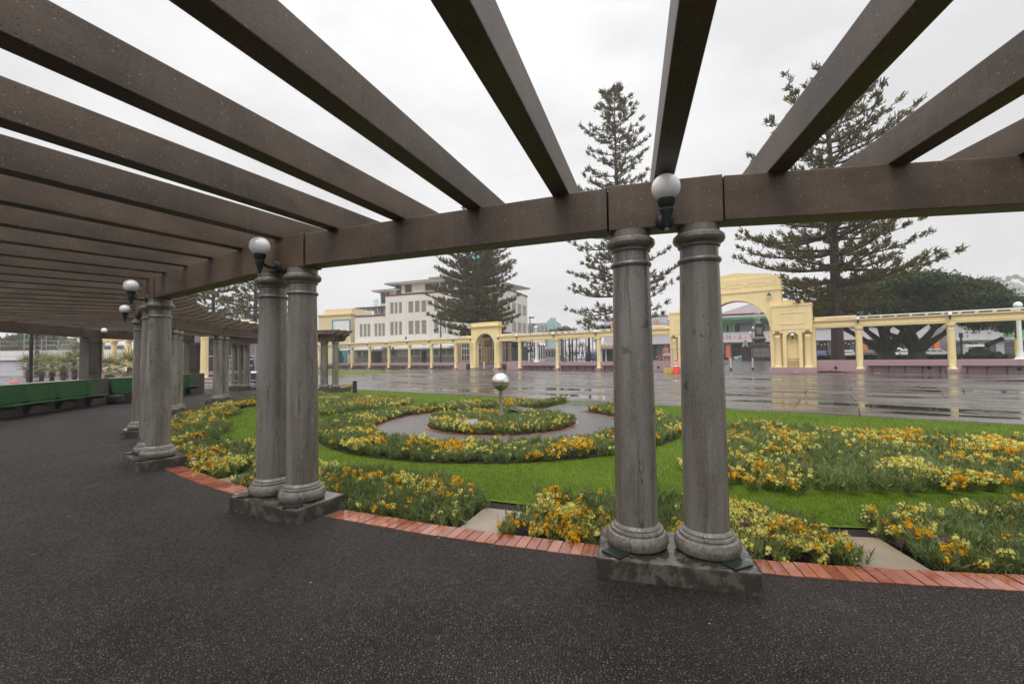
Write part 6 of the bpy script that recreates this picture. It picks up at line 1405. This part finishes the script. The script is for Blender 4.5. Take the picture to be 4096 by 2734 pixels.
for k, (t, n_, l) in enumerate(((31.4, -1.6, 'white scrap of litter in front of the tall arch pier'), (37.0, -1.6, 'white scrap of litter before the right hand bench'))):
    x, y = lxy(t, n_); o = MB().box(-.2, .2, -.06, .06, 0, .02).build('litter', 'litter', None); o.location = (x, y, GZ); o.rotation_euler = (0, 0, .3); tag(o, l, 'litter', 'litter on the wet paving')

# ================================================================== left background
ex = at(818, 32.2); T = thing('colonnade', 'yellow colonnade on pink wall receding behind the pergola at left', 'colonnade', (ex[0], ex[1], GZ), LA)
for k, s in enumerate((0, 3.1, 8.3, 13.5, 18.7, 23.9, 29.1)):
    o = dup(YC['c'], T); o.location = (-s, 0, 0)
MB().box(-.42, .42, -.42, .42, 0, .56).build('end_pedestal', 'pink', T, bevel=.02)
MB().prismy([(-30, 3.94), (.5, 3.94), (.5, 4.62), (-30, 4.62)], -.26, .26).prismy([(-30, 4.5), (.6, 4.5), (.6, 4.63), (-30, 4.63)], -.4, -.261).prismy([(-30, 4.08), (.52, 4.08), (.52, 4.12), (-30, 4.12)], -.29, -.261).build('entablature', 'yellow', T, bevel=.01)
MB().box(-30, -.45, -.15, .15, 0, 1.07).box(-30, -8, -1.6, -.151, 0, .9).build('low_wall', 'pink', T)
# mauve stage shell
x, y = at(772, 54); w = 9.4; T = thing('stage_shell', 'mauve open air stage shell with a dark arched mouth beyond the far columns', 'building', (x, y, GZ), R_(4))
arch = [(5.6 + 4.3 * cos(pi * k / 20) - 2.6, 4.6 * sin(pi * k / 20) + .2) for k in range(21)]
mb = MB(); rim = [(5.6 + 4.3 * cos(pi * k / 20) - 2.6, 4.6 * sin(pi * k / 20) + .2) for k in range(21)]; outer = [(3.0 + 6.4 * cos(pi * k / 20), 6.6 * sin(pi * k / 20) + .1) for k in range(21)]
for k in range(20): mb.prismy([rim[k], outer[k], outer[k + 1], rim[k + 1]], 0, .6)
mb.build('shell_front', 'purple', T); MB().prismy(arch, .61, .8).build('inner_wall', 'plum', T)
MB().prismy([(p[0], p[1] + .02) for p in outer], .65, 6).prismy([(3 + 6.7 * cos(pi * k / 20), 6.8 * sin(pi * k / 20) + .3) for k in range(21)], 2, 6.5).build('shell_roof', 'creamy', T); MB().tube([(3.4, 3, 6.8), (3.4, 3, 10)], .05).build('mast', 'slate', T)
T2 = thing('scaffold', 'thin steel scaffold and rails in front of the mauve stage shell', 'scaffold', (x, y - 4, GZ), R_(4))
mb = MB()
for q in (-.6, .6, 1.6, 6.2, 9.5): mb.tube([(q, 0, 0), (q, 0, 4.3 if q < 3 else 3.6)], .035, 6)
for z in (.9, 1.7, 2.3, 3.1, 3.9): mb.tube([(-.6, 0, z), (9.5, 0, z)] if z in (2.3,) else [(-.6, 0, z), (1.6, 0, z)], .03, 6)
for z in (1.2, 1.9): mb.tube([(5.6, -.5, z), (9.5, -.5, z)], .03, 6)
mb.tube([(7.0, -.5, 0), (7.0, -.5, 1.9)], .03, 6).build('tubes', 'steel', T2)
hx = at(776, 24.5); T = thing('handrail', 'white tubular handrail between the far pier and the end columns', 'handrail', (hx[0], hx[1], 0), R_(3))
mb = MB()
for z in (.3, .5, .92, 1.02): mb.tube([(0, 0, z), (3.2, .3, z)], .022, 8)
for q in (.0, 1.6, 3.2): mb.tube([(q, .3 * q / 3.2, 0), (q, .3 * q / 3.2, 1.02)], .022, 8)
mb.build('rails', 'steel', T)
x, y = at(124, 20); T = thing('lamp_post', 'black lamp post behind the green bench at far left', 'lamp post', (x, y, -.15), 0); MB().tube([(0, 0, 0), (0, 0, 7)], [.075, .055], 14).build('post', 'black', T, 60); MB().ball((0, 0, 7.2), .2).build('globe', 'globe', T, 60)
# white building with curved roof
x, y = at(-120, 66); T = thing('white_building', 'low white building with a curved roof beyond the palms at far left', 'building', (x, y, -.15), R_(0))
MB().box(0, 24, 0, 12, 0, 2.3, 0).box(-.2, 24.2, -.25, 12, 2.3, 3.75, 1).box(-.25, 24.25, -.3, .2, 2.26, 2.34, 2).build('wall', ['greyl', 'white', 'slate'], T)
arc_ = [(1.55 * cos(pi * k / 12), 1.9 * sin(pi * k / 12)) for k in range(13)]
MB().prism([(p[0], p[1]) for p in arc_], 0, 10, 0, Matrix.Translation((11.7, 3, 3.75)) @ Matrix(((1, 0, 0, 0), (0, 0, 1, 0), (0, 1, 0, 0), (0, 0, 0, 1)))).build('curved_gable', 'slate', T)
MB().prismy([(11.7, 3.75), (11.7, 5.6), (14, 5.7), (26, 5.7), (26, 3.75)], 3.3, 12).build('roof', 'white', T); MB().box(13.3, 20, 2.9, 3.29, 3.76, 4.4).build('window', 'darkglass', T)
T = thing('scaffold', 'tall thin steel scaffold frame before the white building at far left', 'scaffold', (*at(-60, 52), -.15), 0)
mb = MB()
for q in (1.7, 5.2, 6.6, 8.6): mb.tube([(q, 0, 0), (q, 0, 4.6)], .035, 6)
for z in (.9, 1.9, 2.7, 3.3, 3.9, 4.4): mb.tube([(0, 0, z), (22, .2, z)], .022, 6)
for q in range(9): mb.tube([(5.2, 0, .4 + q * .5), (6.6, 0, .4 + q * .5)], .02, 6)
mb.build('tubes', 'steel', T)
T = thing('scaffold_tower', 'small scaffold tower with green planks rising above the white building', 'scaffold', (*at(95, 64), -.15), 0)
mb = MB()
for q in (0, 1.5, 3.2): mb.tube([(q, 0, 0), (q, 0, 7.0)], .04, 6, 0)
for z in (4.2, 5.2, 6.2): mb.tube([(0, 0, z), (3.2, 0, z)], .03, 6, 0)
mb.box(0, 1.8, -.1, .4, 5.3, 5.38, 1).build('tubes', ['steel', 'vgreen'], T)
x, y = at(273, 50); T = thing('sign_board', 'small grey sign board on a pole left of the stained pier', 'sign', (x, y, -.15), 0); MB().tube([(0, 0, 0), (0, 0, 3.0)], .04).build('post', 'slate', T); MB().box(-.3, .3, -.05, -.01, 2.6, 3.0).build('board', 'slate', T)
x, y = at(58, 36); o = MB().tube([(-.3, 0, .05), (0, 0, .09), (.32, .05, .05)], .07, 8).build('orange_hose', 'cone', None, 40); o.location = (x, y, .05); tag(o, 'scrap of bright orange netting on the ground beyond the bench at far left', 'netting')

# ================================================================== hill with houses
hv = []; hf = []; nu, nd_ = 60, 16
for i in range(nu):
    for j in range(nd_):
        u = 3080 + i * 48; D = 230 + j * 22; xx, yy = at(u, D); f = min(1, max(0, (u - 3080) / 260)); top_ = (58 + 24 * min(1, max(0, (u - 3300) / 900)) + 5 * sin(i * .7) + 3 * sin(i * 1.9)) * f ** .6
        s = j / (nd_ - 1); hv.append((xx, yy, -.2 + (top_ + .2) * (s ** .8) + (2 * sin(i * 1.3 + j * 2.1) * s * f)))
for i in range(nu - 1):
    for j in range(nd_ - 1): hf.append((i * nd_ + j, (i + 1) * nd_ + j, (i + 1) * nd_ + j + 1, i * nd_ + j + 1))
hl = MB().add(hv, hf); o = hl.build('hill', 'hill', None, 80); o['kind'] = 'structure'
def house(label, u, D, zb, w, h):
    x, y = at(u, D); T = thing('hill_house', label, 'house', (x, y, zb), .2, 'houses on the hill'); MB().box(-w / 2, w / 2, 0, 8, -6, h).build('wall', 'white', T); MB().prism([(-w / 2 - .6, -.6), (w / 2 + .6, -.6), (w / 2 + .6, 8.6), (-w / 2 - .6, 8.6)], h + .01, h + .4).prismy([(-w / 2 - .5, h + .41), (w / 2 + .5, h + .41), (w * .2, h + 2.6), (-w * .2, h + 2.6)], 0, 8).build('roof', 'slate', T)
    for k in range(4): MB().box(-w / 2 + .6 + k * w / 4.3, -w / 2 + .6 + k * w / 4.3 + w * .16, -.06, -.001, h * .3, h * .8).build('window', 'darkglass', T)
house('pale house with white windows on the misty hill at far right', 4060, 400, hz(4060, 1235, 400), 22, 6); house('upper pale house on the misty hill crest at far right', 4080, 470, hz(4080, 1180, 470), 26, 6); house('lowest pale house on the misty hill at far right edge', 4130, 360, hz(4130, 1285, 360), 20, 6)
for k, (u, D, v, rx, l) in enumerate(((3985, 480, 1125, 11, 'pale yellow green tree on the misty hill crest'), (4070, 500, 1120, 11, 'dark misty tree on the hill crest at far right'), (3210, 430, 1195, 14, 'misty grey tree on the hill crest left of the big pine'), (3290, 420, 1180, 13, 'misty grey tree on the hill crest beside the big pine'), (3400, 430, 1215, 13, 'misty tree on the hill right of the big pine trunk'), (4000, 440, 1185, 12, 'misty tree below the hill crest, left of the houses'))):
    x, y = at(u, D); z = hz(u, v, D); broadleaf('hill_tree', l, (x, y, z - 6), [(0, 0, 5, rx * .8, rx * .7, 6.5)], 1600, 1.3, 'hedge' if k == 0 else 'bush', [([(0, 0, -6), (0, 0, 4)], [.5, .3])], 140 + k, 'trees on the misty hill')
# ================================================================== sky, sun, haze, output
W = bpy.data.worlds.new('World'); SC.world = W; W.use_nodes = True
nt = W.node_tree; bg = nt.nodes['Background']; lk = nt.links
SUN_EL, SUN_AZ = R_(52), R_(205)                    # azimuth clockwise from +y; the sun is behind the camera, veiled by cloud
sky = N(nt, 'ShaderNodeTexSky', sky_type='NISHITA'); sky.sun_disc = False; sky.sun_elevation = SUN_EL; sky.sun_rotation = SUN_AZ
sky.air_density = 1.0; sky.dust_density = 4.0
tc = N(nt, 'ShaderNodeTexCoord'); sx = N(nt, 'ShaderNodeSeparateXYZ'); lk.new(tc.outputs['Generated'], sx.inputs[0])
grad = ramp(nt, sx.outputs[2], [(0.0, (7.0, 6.8, 6.7)), (0.12, (7.2, 7.05, 7.0)), (0.5, (7.9, 7.9, 7.95)), (0.66, (9.0, 9.0, 9.1)), (0.85, (19, 19, 19.3)), (1.0, (33, 33, 33.5))])
cl = noise(nt, mapping(nt, tc.outputs['Generated'], (1, 1, 2.2)), 2.3, 6, 0.55)
cr_ = ramp(nt, cl.outputs[0], [(0.34, 0.82), (0.5, 0.97), (0.66, 1.07)])
over = mix(nt, 1.0, grad.outputs[0], cr_.outputs[0], 'MULTIPLY')
col = mix(nt, 0.97, sky.outputs[0], over)
lk.new(col, bg.inputs[0]); bg.inputs[1].default_value = 0.1
sl = bpy.data.lights.new('sun', 'SUN'); sl.energy = 0.8; sl.angle = R_(25); sl.color = (1, 0.97, 0.93)
so = bpy.data.objects.new('sun', sl); COL.objects.link(so)
d = Vector((sin(SUN_AZ) * cos(SUN_EL), cos(SUN_AZ) * cos(SUN_EL), sin(SUN_EL))); so.rotation_euler = d.to_track_quat('Z', 'Y').to_euler()
hzm = bpy.data.materials.new('mist'); hzm.use_nodes = True; hn = hzm.node_tree; hn.nodes.clear()
out = N(hn, 'ShaderNodeOutputMaterial'); pv = N(hn, 'ShaderNodeVolumePrincipled'); pv.inputs['Density'].default_value = 0.0008; pv.inputs['Color'].default_value = (0.97, 0.97, 0.98, 1); pv.inputs['Anisotropy'].default_value = 0.2
hn.links.new(pv.outputs[0], out.inputs['Volume'])
hb = MB().box(-700, 900, -60, 800, -1.4, 90); o = hb.build('haze', 'white', None); o.data.materials.clear(); o.data.materials.append(hzm); o['kind'] = 'stuff'
SC.view_settings.view_transform = 'Standard'; SC.view_settings.look = 'None'; SC.view_settings.gamma = 1; SC.view_settings.use_curve_mapping = False
SC.view_settings.exposure = 0.3
SC.render.engine = 'CYCLES'; cy = SC.cycles
cy.use_denoising = True
try: cy.denoiser = 'OPENIMAGEDENOISE'; cy.denoising_prefilter = 'ACCURATE'
except Exception: pass
cy.max_bounces = 7; cy.diffuse_bounces = 3; cy.glossy_bounces = 3; cy.transmission_bounces = 4; cy.transparent_max_bounces = 8; cy.volume_bounces = 1
cy.use_adaptive_sampling = True; cy.adaptive_threshold = 0.01; cy.caustics_reflective = False; cy.caustics_refractive = False; cy.sample_clamp_indirect = 6
